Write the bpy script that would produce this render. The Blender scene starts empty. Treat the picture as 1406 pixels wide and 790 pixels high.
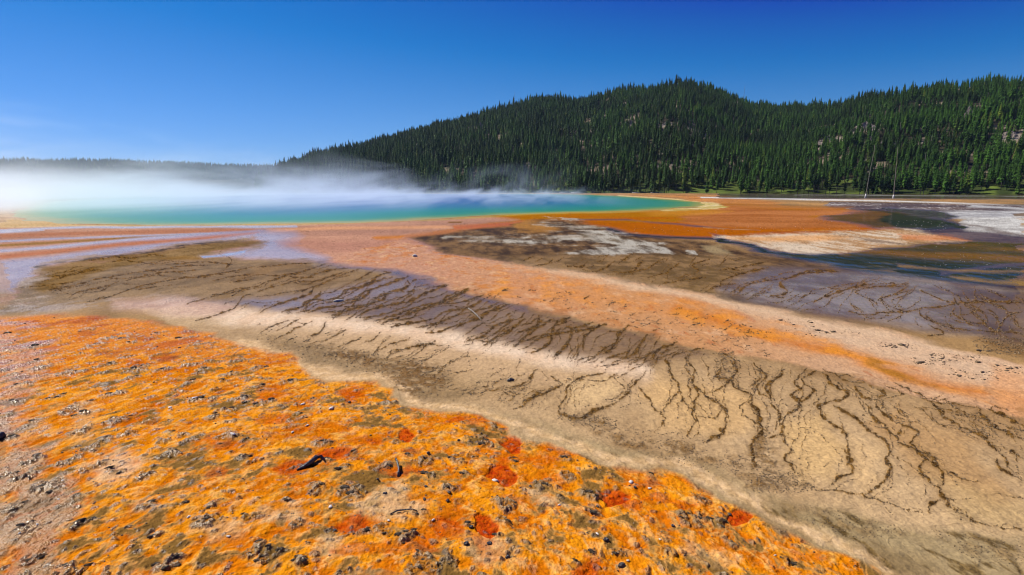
import bpy, math, random
import numpy as np
from mathutils import Vector

random.seed(7); rng = np.random.default_rng(7)
R = math.radians
sc = bpy.context.scene
COL = bpy.data.collections.new('scene'); sc.collection.children.link(COL)

# ------------------------------------------------------------------ camera
F, HOR, CAMH = 800.0, 258.0, 2.6
CX, CY = 703.0, 395.0
PITCH = math.atan((CY - HOR) / F)
SP, CP = math.sin(PITCH), math.cos(PITCH)

def rays(px, py):
    dx = (np.asarray(px, float) - CX) / F; dy = -(np.asarray(py, float) - CY) / F
    return dx, CP + dy * SP, -SP + dy * CP

def ground(px, py, z=0.0):
    a, b, c = rays(px, py); t = (CAMH - z) / (-c)
    return a * t, b * t

def project(x, y, z):
    d = y * CP - (z - CAMH) * SP; u = y * SP + (z - CAMH) * CP
    return CX + F * x / d, CY - F * u / d

cam = bpy.data.cameras.new('camera'); cam.sensor_width = 36; cam.lens = 36 * F / 1406
cam.clip_start = .05; cam.clip_end = 20000
co = bpy.data.objects.new('camera', cam); COL.objects.link(co)
co.location = (0, 0, CAMH); co.rotation_euler = (math.pi / 2 - PITCH, 0, 0); sc.camera = co

# ------------------------------------------------------------------ light
SUN_AZ, SUN_EL = R(-60), R(47)
sd = Vector((math.sin(SUN_AZ) * math.cos(SUN_EL), math.cos(SUN_AZ) * math.cos(SUN_EL), math.sin(SUN_EL)))
sl = bpy.data.lights.new('sun', 'SUN'); sl.energy = 4.8; sl.angle = R(.53); sl.color = (1, .93, .80)
so = bpy.data.objects.new('sun', sl); COL.objects.link(so)
so.rotation_euler = sd.to_track_quat('Z', 'Y').to_euler(); so.location = (-40, 20, 60)
w = bpy.data.worlds.new('World'); sc.world = w; w.use_nodes = True
nt = w.node_tree; nt.nodes.clear()
sky = nt.nodes.new('ShaderNodeTexSky'); sky.sky_type = 'NISHITA'; sky.sun_disc = False
sky.sun_elevation = SUN_EL; sky.sun_rotation = SUN_AZ; sky.altitude = 2200
sky.air_density = 1.0; sky.dust_density = 0.; sky.ozone_density = 4.0
hs = nt.nodes.new('ShaderNodeHueSaturation'); hs.inputs['Saturation'].default_value = 1.5; hs.inputs['Hue'].default_value = .516
bg = nt.nodes.new('ShaderNodeBackground'); bg.inputs['Strength'].default_value = .075
ow = nt.nodes.new('ShaderNodeOutputWorld')
EXPO = .5
# the picture's sky: deep polarised blue, pale only near the horizon on the sun's side
hs.inputs['Saturation'].default_value = 1.25; hs.inputs['Hue'].default_value = .5; bg.inputs['Strength'].default_value = .1
def wm(op, a, b):
    m = nt.nodes.new('ShaderNodeMath'); m.operation = op
    for i, v in ((0, a), (1, b)):
        if hasattr(v, 'is_output'): nt.links.new(v, m.inputs[i])
        else: m.inputs[i].default_value = v
    return m.outputs[0]
spc = nt.nodes.new('ShaderNodeSeparateColor'); cmc = nt.nodes.new('ShaderNodeCombineColor')
nt.links.new(sky.outputs[0], hs.inputs['Color']); nt.links.new(hs.outputs[0], spc.inputs[0])
for i, (off, g_, p_) in enumerate(((.108, .34, .64), (.218, .55, .5), (0., .80, 1.))):
    d_ = wm('SUBTRACT', wm('MULTIPLY', spc.outputs[i], .1 * 1.231), off)
    v = wm('MULTIPLY', wm('ADD', d_, wm('SQRT', wm('ADD', wm('MULTIPLY', d_, d_), .00008), 0.)), .5)
    nt.links.new(wm('MULTIPLY', wm('POWER', v, p_), g_ / (.1 * 2 ** EXPO)), cmc.inputs[i])
nt.links.new(cmc.outputs[0], bg.inputs[0]); nt.links.new(bg.outputs[0], ow.inputs[0])
sc.view_settings.view_transform = 'Standard'; sc.view_settings.look = 'None'
sc.view_settings.exposure = EXPO; sc.view_settings.gamma = 1
sc.view_settings.use_curve_mapping = False
sc.cycles.use_denoising = True; sc.cycles.filter_width = 1.1
sc.cycles.max_bounces = 8; sc.cycles.diffuse_bounces = 2; sc.cycles.glossy_bounces = 3
sc.cycles.volume_bounces = 4; sc.cycles.volume_step_rate = .5; sc.cycles.volume_max_steps = 160
K = np.array([1.42, 1.38, 1.50])                                 # sunlit picture value of a surface of reflectance 1

# ------------------------------------------------------------------ helpers
def lin(c):
    c = np.asarray(c, float) / 255.
    return np.where(c <= .04045, c / 12.92, ((c + .055) / 1.055) ** 2.4)
def S(r, g, b): return lin((r, g, b)) / K
def sstep(a, b, x):
    t = np.clip((x - a) / (b - a), 0, 1); return t * t * (3 - 2 * t)

_G = np.array([(math.cos(a), math.sin(a)) for a in np.linspace(0, 2 * math.pi, 256, endpoint=False)], np.float32)
def _hash(ix, iy, seed):
    h = (ix.astype(np.uint32) * np.uint32(374761393) + iy.astype(np.uint32) * np.uint32(668265263) + np.uint32(seed * 974711 & 0xffffffff))
    h = (h ^ (h >> np.uint32(13))) * np.uint32(1274126177)
    return h ^ (h >> np.uint32(16))
def perlin(x, y, seed=0):
    x = np.asarray(x, np.float64); y = np.asarray(y, np.float64)
    fx0 = np.floor(x); fy0 = np.floor(y); ix = fx0.astype(np.int64); iy = fy0.astype(np.int64)
    fx = (x - fx0).astype(np.float32); fy = (y - fy0).astype(np.float32)
    u = fx * fx * fx * (fx * (fx * 6 - 15) + 10); v = fy * fy * fy * (fy * (fy * 6 - 15) + 10)
    def g(dx, dy):
        k = _hash(ix + dx, iy + dy, seed) & np.uint32(255)
        gr = _G[k]; return gr[..., 0] * (fx - dx) + gr[..., 1] * (fy - dy)
    a = g(0, 0); b = g(1, 0); c = g(0, 1); d = g(1, 1)
    return 1.5 * ((a + (b - a) * u) * (1 - v) + (c + (d - c) * u) * v)
def fbm(x, y, seed=0, octv=4, gain=.5):
    s = 0; a = 1; n = 0
    for o in range(octv):
        s = s + a * perlin(x * 2 ** o + 17.3 * o, y * 2 ** o - 9.1 * o, seed + o); n += a; a *= gain
    return s / n * 1.3
def cells(x, y, seed, jitter=.9):
    """nearest feature point: distance and a per-cell random number"""
    ix = np.floor(x).astype(np.int64); iy = np.floor(y).astype(np.int64)
    d1 = np.full(x.shape, 9., np.float32); r1 = np.zeros(x.shape, np.float32)
    for dx in (-1, 0, 1):
        for dy in (-1, 0, 1):
            h = _hash(ix + dx, iy + dy, seed)
            qx = ix + dx + .5 + jitter * ((h & np.uint32(1023)) / 1023. - .5)
            qy = iy + dy + .5 + jitter * (((h >> np.uint32(10)) & np.uint32(1023)) / 1023. - .5)
            d = np.hypot(x - qx, y - qy); rr = ((h >> np.uint32(20)) & np.uint32(1023)) / 1023.
            m = d < d1; r1 = np.where(m, rr, r1); d1 = np.where(m, d, d1)
    return d1, r1

def mesh_obj(name, V, Fc, mat=None, parent=None, smooth=True, link=True):
    me = bpy.data.meshes.new(name); me.from_pydata(V, [], Fc)
    if smooth: me.polygons.foreach_set('use_smooth', [True] * len(me.polygons))
    if mat: me.materials.append(mat)
    o = bpy.data.objects.new(name, me)
    if link: COL.objects.link(o)
    if parent: o.parent = parent
    return o
def grid_mesh(name, X, Y, Z, mat, col=None, surf=None, keep=None):
    nr, nc = X.shape; n = nr * nc
    v = np.stack([X, Y, Z], -1).reshape(-1, 3).astype(np.float32)
    idx = np.arange(n).reshape(nr, nc)
    q = np.stack([idx[:-1, :-1], idx[:-1, 1:], idx[1:, 1:], idx[1:, :-1]], -1)
    if keep is not None:
        kc = keep[:-1, :-1] | keep[:-1, 1:] | keep[1:, 1:] | keep[1:, :-1]; q = q[kc]
    q = q.reshape(-1, 4)
    me = bpy.data.meshes.new(name); me.vertices.add(n); me.vertices.foreach_set('co', v.ravel())
    me.loops.add(q.size); me.loops.foreach_set('vertex_index', q.ravel().astype(np.int32))
    me.polygons.add(len(q)); me.polygons.foreach_set('loop_start', np.arange(0, q.size, 4, dtype=np.int32))
    me.polygons.foreach_set('use_smooth', np.ones(len(q), bool))
    for nm, a in (('Col', col), ('Surf', surf)):
        if a is None: continue
        at = me.color_attributes.new(nm, 'FLOAT_COLOR', 'POINT')
        f = np.ones((n, 4), np.float32); f[:, :3] = a.reshape(-1, 3); at.data.foreach_set('color', f.ravel())
    me.update(calc_edges=True); me.materials.append(mat)
    o = bpy.data.objects.new(name, me); COL.objects.link(o); return o
def tag(o, label=None, cat=None, group=None, kind=None):
    for k, v in (('label', label), ('category', cat), ('group', group), ('kind', kind)):
        if v: o[k] = v
    return o
def empty(name, loc, rz=0):
    o = bpy.data.objects.new(name, None); COL.objects.link(o); o.location = loc; o.rotation_euler[2] = rz
    o.empty_display_size = .1; return o

class NT:
    def __init__(s, name):
        s.m = bpy.data.materials.new(name); s.m.use_nodes = True; s.t = s.m.node_tree; s.t.nodes.clear()
        s.out = s.n('ShaderNodeOutputMaterial')
    def n(s, typ, ins=None, **kw):
        d = s.t.nodes.new(typ)
        for k, v in kw.items(): setattr(d, k, v)
        for k, v in (ins or {}).items():
            if hasattr(v, 'is_output'): s.t.links.new(v, d.inputs[k])
            else: d.inputs[k].default_value = v
        return d
    def math(s, op, a, b=0., c=None):
        ins = {0: a, 1: b}
        if c is not None: ins[2] = c
        return s.n('ShaderNodeMath', ins, operation=op).outputs[0]
    def link(s, a, b): s.t.links.new(a, b)
    def noise(s, vec, scale, detail=3, rough=.55, dist=0.):
        return s.n('ShaderNodeTexNoise', {'Vector': vec, 'Scale': scale, 'Detail': detail, 'Roughness': rough, 'Distortion': dist}).outputs[0]
    def ramp(s, fac, stops):
        r = s.n('ShaderNodeValToRGB', {0: fac}); e = r.color_ramp.elements
        while len(e) < len(stops): e.new(.5)
        for i, (p, c) in enumerate(stops): e[i].position = p; e[i].color = (*c, 1) if len(c) == 3 else c
        return r.outputs[0]
    def mapr(s, v, a, b, c=0., d=1., smooth=True):
        return s.n('ShaderNodeMapRange', {0: v, 1: a, 2: b, 3: c, 4: d}, interpolation_type='SMOOTHSTEP' if smooth else 'LINEAR').outputs[0]

# ------------------------------------------------------------------ materials
def mat_ground():
    t = NT('thermal_ground'); tc = t.n('ShaderNodeTexCoord').outputs['Object']
    col = t.n('ShaderNodeAttribute', attribute_name='Col').outputs['Color']
    sf = t.n('ShaderNodeSeparateColor', {0: t.n('ShaderNodeAttribute', attribute_name='Surf').outputs['Color']})
    n1 = t.noise(tc, 45, 5, .65); n2 = t.noise(tc, 9, 3, .6)
    k = t.math('ADD', t.mapr(n1, .3, .7, .86, 1.14, False), t.mapr(n2, .3, .7, -.09, .09, False))
    mx = t.n('ShaderNodeMix', {0: 1., 6: col, 7: k}, data_type='RGBA', blend_type='MULTIPLY').outputs[2]
    b1 = t.n('ShaderNodeBump', {'Strength': sf.outputs[1], 'Distance': .006, 'Height': t.noise(tc, 70, 4, .6)})
    b2 = t.n('ShaderNodeBump', {'Strength': sf.outputs[1], 'Distance': .05, 'Height': t.noise(tc, 16, 3, .6), 'Normal': b1.outputs[0]})
    p = t.n('ShaderNodeBsdfPrincipled', {'Base Color': mx, 'Roughness': sf.outputs[0], 'Specular IOR Level': sf.outputs[2], 'Normal': b2.outputs[0]})
    t.link(p.outputs[0], t.out.inputs[0]); return t.m
def mat_water():
    t = NT('hot_spring_water'); tc = t.n('ShaderNodeTexCoord').outputs['Object']
    col = t.n('ShaderNodeAttribute', attribute_name='Col').outputs['Color']
    b = t.n('ShaderNodeBump', {'Strength': .35, 'Distance': .05, 'Height': t.noise(tc, 2.2, 3, .6)})
    p = t.n('ShaderNodeBsdfPrincipled', {'Base Color': col, 'Roughness': .28, 'Specular IOR Level': .12, 'Normal': b.outputs[0]})
    t.link(p.outputs[0], t.out.inputs[0]); return t.m
def mat_needles(name, dark, light, warm):
    t = NT(name); tc = t.n('ShaderNodeTexCoord').outputs['Object']
    rnd = t.n('ShaderNodeObjectInfo').outputs['Random']
    base = t.ramp(rnd, [(0, dark), (.55, light), (.93, light), (1, warm)])
    loc = t.n('ShaderNodeObjectInfo').outputs['Location']
    k = t.math('MULTIPLY', t.mapr(t.noise(tc, 1.4, 3), .3, .7, .65, 1.35, False), t.mapr(t.noise(loc, .022, 3, .6), .35, .65, .55, 1.5, False))
    c = t.n('ShaderNodeMix', {0: 1., 6: base, 7: k}, data_type='RGBA', blend_type='MULTIPLY').outputs[2]
    p = t.n('ShaderNodeBsdfPrincipled', {'Base Color': c, 'Roughness': .75, 'Specular IOR Level': .15})
    t.link(p.outputs[0], t.out.inputs[0]); return t.m
def mat_noise(name, c1, c2, scale, rough=.85, spec=.3, bump=.4, bdist=.02, stretch=None, c3=None):
    t = NT(name); tc = t.n('ShaderNodeTexCoord').outputs['Object']
    if stretch: tc = t.n('ShaderNodeMapping', {0: tc, 3: stretch}).outputs[0]
    n = t.noise(tc, scale, 5, .62)
    st = [(.32, c1), (.68, c2)] if c3 is None else [(.3, c1), (.5, c2), (.66, c3)]
    c = t.ramp(n, st)
    b = t.n('ShaderNodeBump', {'Strength': bump, 'Distance': bdist, 'Height': t.noise(tc, scale * 3, 4, .6)})
    p = t.n('ShaderNodeBsdfPrincipled', {'Base Color': c, 'Roughness': rough, 'Specular IOR Level': spec, 'Normal': b.outputs[0]})
    t.link(p.outputs[0], t.out.inputs[0]); return t.m
def mat_col(name, rough=.9, scale=.3):
    t = NT(name); tc = t.n('ShaderNodeTexCoord').outputs['Object']
    col = t.n('ShaderNodeAttribute', attribute_name='Col').outputs['Color']
    k = t.mapr(t.noise(tc, scale, 6, .65), .3, .7, .55, 1.45, False)
    mx = t.n('ShaderNodeMix', {0: 1., 6: col, 7: k}, data_type='RGBA', blend_type='MULTIPLY').outputs[2]
    p = t.n('ShaderNodeBsdfPrincipled', {'Base Color': mx, 'Roughness': rough, 'Specular IOR Level': .1})
    t.link(p.outputs[0], t.out.inputs[0]); return t.m

M_ground, M_water = mat_ground(), mat_water()
M_needle = mat_needles('pine_needles', (.012, .042, .003), (.033, .092, .006), (.095, .135, .012))
M_bark = mat_noise('pine_bark', (.05, .042, .034), (.12, .1, .085), 3, stretch=(6, 6, .6))
M_dead = mat_noise('bleached_wood', (.12, .10, .085), (.28, .25, .21), 2, stretch=(8, 8, .5))
M_base = mat_noise('sinter_stained_wood', (.6, .58, .55), (.8, .78, .75), 3)
M_rust = mat_noise('rusty_dead_wood', (.12, .06, .03), (.25, .13, .07), 2, stretch=(8, 8, .5))
M_crust = mat_noise('dark_crust', (.03, .024, .016), (.15, .115, .075), 3.0, .34, .4, 1., .2, c3=(.42, .33, .22))
M_black = mat_noise('black_stone', (.012, .012, .014), (.05, .05, .055), 40, .25, .6, .6, .01)
M_frag = mat_noise('brown_fragments', (.05, .034, .016), (.15, .10, .045), 14, .6, .4, .3, .01, c3=(.34, .24, .12))
M_flake = mat_noise('curled_mat', (.02, .014, .007), (.10, .07, .03), 5, .35, .5, .6, .01, c3=(.32, .2, .05))
M_white = mat_noise('white_sinter', (.45, .42, .38), (.75, .72, .68), 60, .6, .4, .4, .01)
M_rock = mat_noise('pale_rhyolite', (.13, .11, .09), (.34, .29, .25), .35, .9, .2, .8, .5)
M_log = mat_noise('driftwood', (.35, .33, .3), (.62, .6, .56), 3, stretch=(1, 6, 6))
M_soil = mat_col('hill_soil', .95, .12)
M_terr = mat_noise('meadow', (.06, .06, .03), (.12, .1, .06), .05, .95, .1)

# ------------------------------------------------------------------ the thermal flat
cx = np.concatenate([np.linspace(-520, -6, 62), np.arange(-4, 1411, 1.0), np.linspace(1416, 1926, 62)])
cy = np.concatenate([np.arange(261.5, 300, .5), np.arange(300, 800, 1.0), np.linspace(804, 1300, 40)])
GX, GY = np.meshgrid(cx, cy)                       # where each vertex is looked at from the boardwalk
X, Y = ground(GX, GY)
# the pattern of the mats wanders: offsets in metres
def wander(x, y):
    ox = .05 * perlin(x / .22, y / .22, 3) + .16 * perlin(x / .8, y / .8, 4) + .5 * perlin(x / 4, y / 4, 5) * sstep(6, 14, y) + 1.6 * perlin(x / 14, y / 14, 6) * sstep(20, 60, y)
    oy = .05 * perlin(x / .22, y / .22, 13) + .14 * perlin(x / .8, y / .8, 14) + .45 * perlin(x / 4, y / 4, 15) * sstep(6, 14, y) + 1.3 * perlin(x / 14, y / 14, 16) * sstep(20, 60, y)
    return ox, oy
ox, oy = wander(X, Y)
PX, PY = project(X + ox, Y + oy, 0.)
PX = np.clip(PX, -5, 1411); PY = np.clip(PY, 262, 805)

def sdist(poly, px, py, closed=True):
    """signed distance (inside > 0) to an outline; plain distance to a line"""
    p = np.array(poly, float); d = np.full(px.shape, 1e9); ins = np.zeros(px.shape, bool)
    n = len(p)
    for i in range(n if closed else n - 1):
        a = p[i]; b = p[(i + 1) % n]; e = b - a
        wx = px - a[0]; wy = py - a[1]
        t = np.clip((wx * e[0] + wy * e[1]) / max(e @ e, 1e-9), 0, 1)
        d = np.minimum(d, (wx - t * e[0]) ** 2 + (wy - t * e[1]) ** 2)
        if closed and a[1] != b[1]:
            c = ((a[1] <= py) != (b[1] <= py)) & (px < a[0] + (py - a[1]) / (b[1] - a[1]) * e[0])
            ins ^= c
    d = np.sqrt(d)
    return np.where(ins, d, -d) if closed else d
def window(poly, m):
    p = np.array(poly, float)
    r0 = max(np.searchsorted(cy, p[:, 1].min() - m - 25) - 1, 0); r1 = np.searchsorted(cy, p[:, 1].max() + m + 25) + 1
    x0, x1 = p[:, 0].min() - m - 40, p[:, 0].max() + m + 40
    c0 = 0 if x0 < 0 else np.searchsorted(cx, x0); c1 = len(cx) if x1 > 1406 else np.searchsorted(cx, x1) + 1
    return slice(r0, r1), slice(c0, c1)

C = np.zeros(X.shape + (3,)); ROUGH = np.full(X.shape, .8); BUMP = np.full(X.shape, .35); SPEC = np.full(X.shape, .04)
Z = np.zeros(X.shape); Z0 = .03
def paint(m, col, win=None, rough=None, bump=None, spec=None):
    win = win or (slice(None), slice(None)); m = np.clip(m, 0, 1)
    col = np.asarray(col)
    C[win] = C[win] * (1 - m[..., None]) + col * m[..., None]
    for A, v in ((ROUGH, rough), (BUMP, bump), (SPEC, spec)):
        if v is not None: A[win] = A[win] * (1 - m) + v * m
def region(poly, col, soft=4, alpha=1., rag=None, ragamt=0, **kw):
    win = window(poly, soft)
    s = sdist(poly, PX[win], PY[win])
    if rag is not None: s = s + rag[win] * ragamt
    m = sstep(-soft, soft, s) * (alpha[win] if isinstance(alpha, np.ndarray) else alpha)
    c = col[win] if isinstance(col, np.ndarray) and col.ndim == 3 else col
    paint(m, c, win, **kw); return win, m
def ribbon(line, width, col, soft=3, alpha=1., rag=None, ragamt=0, **kw):
    win = window(line, width + soft)
    s = width - sdist(line, PX[win], PY[win], False)
    if rag is not None: s = s + rag[win] * ragamt
    m = sstep(-soft, soft, s) * (alpha[win] if isinstance(alpha, np.ndarray) else alpha)
    c = col[win] if isinstance(col, np.ndarray) and col.ndim == 3 else col
    paint(m, c, win, **kw); return win, m
def blend(a, b, t): return np.asarray(a) * (1 - t[..., None]) + np.asarray(b) * t[..., None]

# shared noise fields (metres)
nA = fbm(X / 9, Y / 22, 21, 4); nB = fbm(X / 2.2, Y / 5, 31, 4); nC = fbm(X / .55, Y / .8, 41, 4, .6); nD = fbm(X / .13, Y / .16, 51, 3, .6)
nS = fbm(X / 4.5, Y / 3.2, 61, 5, .65)            # long streaks across the view
nT = fbm(X / 14, Y / 8, 65, 5, .6)
nW = fbm(X / 1.7, Y / 5.5, 67, 5, .7); nF = fbm(X / .6, Y / 2.0, 69, 4, .65)

# base: ochre flats
C[:] = blend(S(140, 108, 72), S(172, 136, 92), sstep(-.4, .4, nB))
wet = dict(rough=.14, bump=.08, spec=.22)
damp = dict(rough=.4, bump=.2, spec=.06)

# --- far right flats
region([(560, 250), (1411, 250), (1411, 300), (640, 300)], blend(S(128, 106, 76), S(184, 140, 90), sstep(-.4, .4, nT)), 3)
region([(985, 262), (1411, 262), (1411, 274), (985, 273)], blend(S(92, 78, 55), S(125, 112, 92), sstep(-.2, .5, nT)), 1, **wet)
region([(830, 268), (940, 268), (1000, 270), (1050, 276), (1080, 283), (960, 286), (975, 279), (930, 272)], blend(S(170, 110, 55), S(205, 140, 80), sstep(-.4, .4, nT)), 3)
ribbon([(960, 271.5), (1050, 273), (1140, 275), (1200, 276), (1300, 279), (1411, 283)], .9, S(215, 212, 212), .8, rag=nT, ragamt=.8)
ribbon([(1090, 268), (1180, 268.4), (1411, 270)], .5, S(200, 200, 196), .6, rag=nT, ragamt=1.2)
region([(1130, 277), (1411, 282), (1411, 300), (1300, 300), (1200, 291), (1130, 286)], blend(blend(S(88, 72, 60), S(130, 108, 90), sstep(-.3, .4, nT)), S(190, 182, 176), sstep(.15, .45, nF + nT * .7)), 2, **damp)
# white flats at right
region([(1240, 288), (1300, 291), (1411, 290), (1411, 329), (1350, 326), (1300, 320), (1320, 312), (1322, 303), (1290, 297)], blend(S(168, 164, 164), S(212, 210, 210), sstep(-.3, .3, nS + nC * .4)), 2.5, rag=nT, ragamt=4)
ribbon([(1330, 283), (1411, 288)], 1.4, S(205, 203, 203), 1.5, rag=nT, ragamt=2)
ribbon([(1310, 305), (1370, 318), (1411, 326)], 1.6, S(110, 95, 90), 2.5, alpha=.8, rag=nS, ragamt=4)
# orange apron right of the spring
region([(560, 306), (700, 293), (850, 290), (950, 287), (1000, 280), (1080, 283), (1160, 285), (1200, 300), (1225, 316), (1150, 320), (1060, 322), (985, 329), (940, 328), (880, 322), (830, 312), (780, 306), (740, 303), (640, 308)],
       blend(S(166, 106, 18), S(172, 92, 16), sstep(-.3, .4, nT + (PY - 304) * .06)), 3, rough=.4, bump=.1, spec=.0)
region([(1000, 282), (1080, 287), (1150, 287), (1163, 293), (1120, 297), (1160, 303), (1182, 311), (1170, 315), (1060, 315), (980, 313), (930, 306), (945, 296)], blend(S(160, 96, 52), S(182, 116, 70), sstep(-.4, .4, nT)), 4, rag=nT, ragamt=3)
region([(860, 290), (960, 287), (1000, 291), (985, 296), (900, 297)], S(196, 134, 52), 3, alpha=.6)
ribbon([(700, 308), (800, 306), (860, 310), (930, 322), (1000, 326), (1060, 321), (1130, 318)], 3.0, S(168, 90, 8), 3, rough=.35, bump=.1)
ribbon([(760, 302), (850, 303), (900, 307), (970, 312), (1020, 315.5), (1055, 316.5)], .5, S(95, 75, 75), .8, rag=nT, ragamt=1.2, **damp)
ribbon([(970, 313), (1020, 315.5), (1100, 317), (1160, 316)], .5, S(215, 175, 105), .7, rag=nT, ragamt=1.5)
# green-brown mirror pools
region([(1150, 292), (1190, 287), (1230, 292), (1265, 300), (1240, 314), (1200, 315), (1180, 309), (1135, 297)], blend(S(110, 74, 14), S(150, 96, 20), sstep(-.3, .4, nT)), 4, **wet)
region([(1195, 289), (1255, 296), (1300, 301), (1322, 308), (1318, 317), (1260, 319), (1225, 314)], blend(S(44, 40, 14), S(66, 58, 20), sstep(-.3, .4, nT)), 4, **wet)
region([(1210, 285), (1290, 290), (1320, 299), (1300, 302), (1235, 296)], blend(S(72, 62, 66), S(112, 100, 104), sstep(-.3, .4, nF)), 2.5, **wet)
region([(1255, 317), (1300, 312), (1330, 318), (1411, 325), (1411, 336), (1350, 335), (1290, 328)], blend(S(70, 56, 52), S(112, 94, 86), sstep(-.3, .4, nS)), 3, rag=nS, ragamt=4, **damp)
# ochre water at right
region([(1040, 347), (1100, 350), (1190, 346), (1250, 337), (1300, 331), (1411, 334), (1411, 382), (1280, 374), (1150, 362), (1080, 355)],
       blend(S(102, 76, 12), S(158, 102, 16), sstep(-.35, .4, nT + nS * .5)), 3, rough=.12, bump=.05, spec=.16)
for ln, wd in (([(1200, 342), (1300, 344), (1411, 350)], 2.0), ([(1170, 352), (1280, 360), (1411, 366)], 3.0), ([(1230, 336), (1330, 341), (1411, 341)], 1.0)):
    ribbon(ln, wd, S(70, 60, 14), 3, alpha=.8, rag=nT, ragamt=4, **wet)
# brown plate and dark runoff in the middle
region([(545, 328), (575, 323), (640, 316), (700, 306), (735, 302), (790, 305), (835, 314), (880, 324), (960, 333), (1010, 342), (1060, 352), (1130, 360), (1260, 372), (1411, 384), (1411, 420), (1200, 440), (1056, 426), (960, 406), (880, 393), (800, 377), (704, 365), (660, 361), (610, 352), (580, 343)],
       blend(S(64, 46, 24), S(132, 100, 62), sstep(-.4, .5, nS * .5 + nF * .7 + nW * .4)), 3, rough=.6, bump=.5)
region([(690, 356), (800, 352), (900, 350), (1000, 350), (1080, 372), (1000, 402), (960, 404), (880, 391), (800, 375), (704, 363)], blend(S(112, 86, 34), S(158, 124, 76), sstep(-.4, .3, nC + nB)), 5, alpha=.85, rough=.4, bump=.3)
region([(705, 303), (745, 306), (775, 316), (755, 321), (715, 318)], S(178, 124, 48), 4, alpha=.8, rag=nS, ragamt=5)
# runoff stream
ribbon([(838, 315), (880, 324), (930, 327.5), (985, 330)], 1.6, S(64, 46, 18), 2, **wet)
ribbon([(985, 330), (1040, 340), (1080, 348), (1140, 353)], 4.5, S(34, 28, 26), 3, rag=nS, ragamt=4, rough=.1, bump=.05, spec=.25)
region([(1120, 352), (1200, 355), (1300, 362), (1411, 371), (1411, 396), (1320, 391), (1200, 379), (1110, 362), (1030, 350)], blend(blend(S(42, 38, 26), S(104, 84, 22), sstep(-.1, .4, nS + nW * .5)), S(52, 46, 30), sstep(.15, .4, nF + nT * .6)), 4, rag=nT, ragamt=4, rough=.1, bump=.05, spec=.25)
ribbon([(1300, 378), (1350, 371), (1411, 362)], 2.0, S(92, 82, 86), 2.5, alpha=.8, rag=nT, ragamt=2, **damp)
for ln in ([(1120, 366), (1170, 371), (1230, 374)], [(1180, 381), (1250, 388), (1300, 390)], [(1310, 383), (1411, 393)], [(1240, 366), (1330, 374), (1411, 376)], [(1330, 396), (1411, 402)]):
    ribbon(ln, 1.6, S(168, 128, 22), 2.5, alpha=.75, rag=nS, ragamt=5, **damp)
# white sinter crust on the plate
nH = fbm(X / 3.2, Y / 3.2, 73, 5, .65); gaps2 = nH * 9 + nF * 4
wcrust = blend(S(124, 108, 86), S(186, 180, 172), sstep(-.45, .35, nH * .8 + nF * .9))
gaps = nS * 3 + nW * 6 + nF * 4
region([(610, 326), (640, 321), (690, 321), (735, 327), (752, 320), (738, 308), (728, 302), (750, 301), (800, 308), (842, 316), (850, 324), (905, 328), (880, 336), (800, 336), (700, 336), (650, 332)], wcrust, 3, alpha=.65 * sstep(-.25, .35, nH + nS * .5), rag=gaps2, ragamt=1.0, rough=.85, bump=.5)
region([(690, 326), (740, 329), (800, 331), (780, 335), (735, 335), (700, 333)], wcrust, 3, alpha=.85, rag=gaps2, ragamt=1.)
region([(830, 320), (852, 322), (858, 328), (910, 334), (936, 335.5), (910, 340), (914, 349), (850, 349), (764, 351), (800, 344), (838, 342), (830, 333)], wcrust, 3, alpha=.45 + .45 * sstep(-.3, .2, nF + nW), rag=gaps2, ragamt=1.)
region([(938, 345), (948, 346), (946, 349), (936, 348)], wcrust, 1, rag=gaps2, ragamt=.4)
region([(965, 340), (985, 338), (1008, 346), (1000, 350), (975, 349)], S(168, 146, 108), 4, alpha=.8)
# pale mound right of the plate
region([(980, 327), (1040, 323.5), (1150, 319), (1220, 315), (1252, 316), (1300, 328), (1330, 334), (1240, 334), (1215, 338), (1190, 346), (1150, 349.5), (1090, 349), (1060, 343), (1015, 334)],
       blend(S(180, 140, 102), S(218, 198, 178), sstep(-.35, .3, nF * .5 + nW)), 3.0, alpha=.92, rag=gaps, ragamt=.45, rough=.9, bump=.6)
region([(1000, 329), (1060, 327), (1140, 323), (1170, 326), (1140, 331), (1060, 333)], S(222, 158, 92), 3, alpha=.7, rag=gaps, ragamt=.6)
region([(1230, 322), (1290, 324), (1330, 332), (1240, 332)], S(200, 112, 40), 3, alpha=.7, rag=gaps, ragamt=.7)
ribbon([(1140, 322), (1165, 325), (1185, 330), (1200, 335), (1225, 338)], 4, S(112, 84, 62), 4, alpha=.75 * sstep(-.1, .35, nW), rag=gaps, ragamt=.8)
# lavender wet plain at right with pale pools, sky sheen partly in its colour
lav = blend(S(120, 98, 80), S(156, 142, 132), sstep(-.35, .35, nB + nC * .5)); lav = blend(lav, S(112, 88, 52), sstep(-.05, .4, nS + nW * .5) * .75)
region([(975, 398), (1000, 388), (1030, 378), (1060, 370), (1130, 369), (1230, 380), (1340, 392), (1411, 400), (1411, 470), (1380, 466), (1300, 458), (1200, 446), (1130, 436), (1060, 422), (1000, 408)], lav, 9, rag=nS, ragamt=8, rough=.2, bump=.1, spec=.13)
region([(1330, 400), (1411, 402), (1411, 478), (1370, 470), (1340, 440)], blend(S(66, 50, 44), S(98, 84, 82), sstep(-.3, .4, nB)), 10, alpha=.55, **damp)

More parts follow.
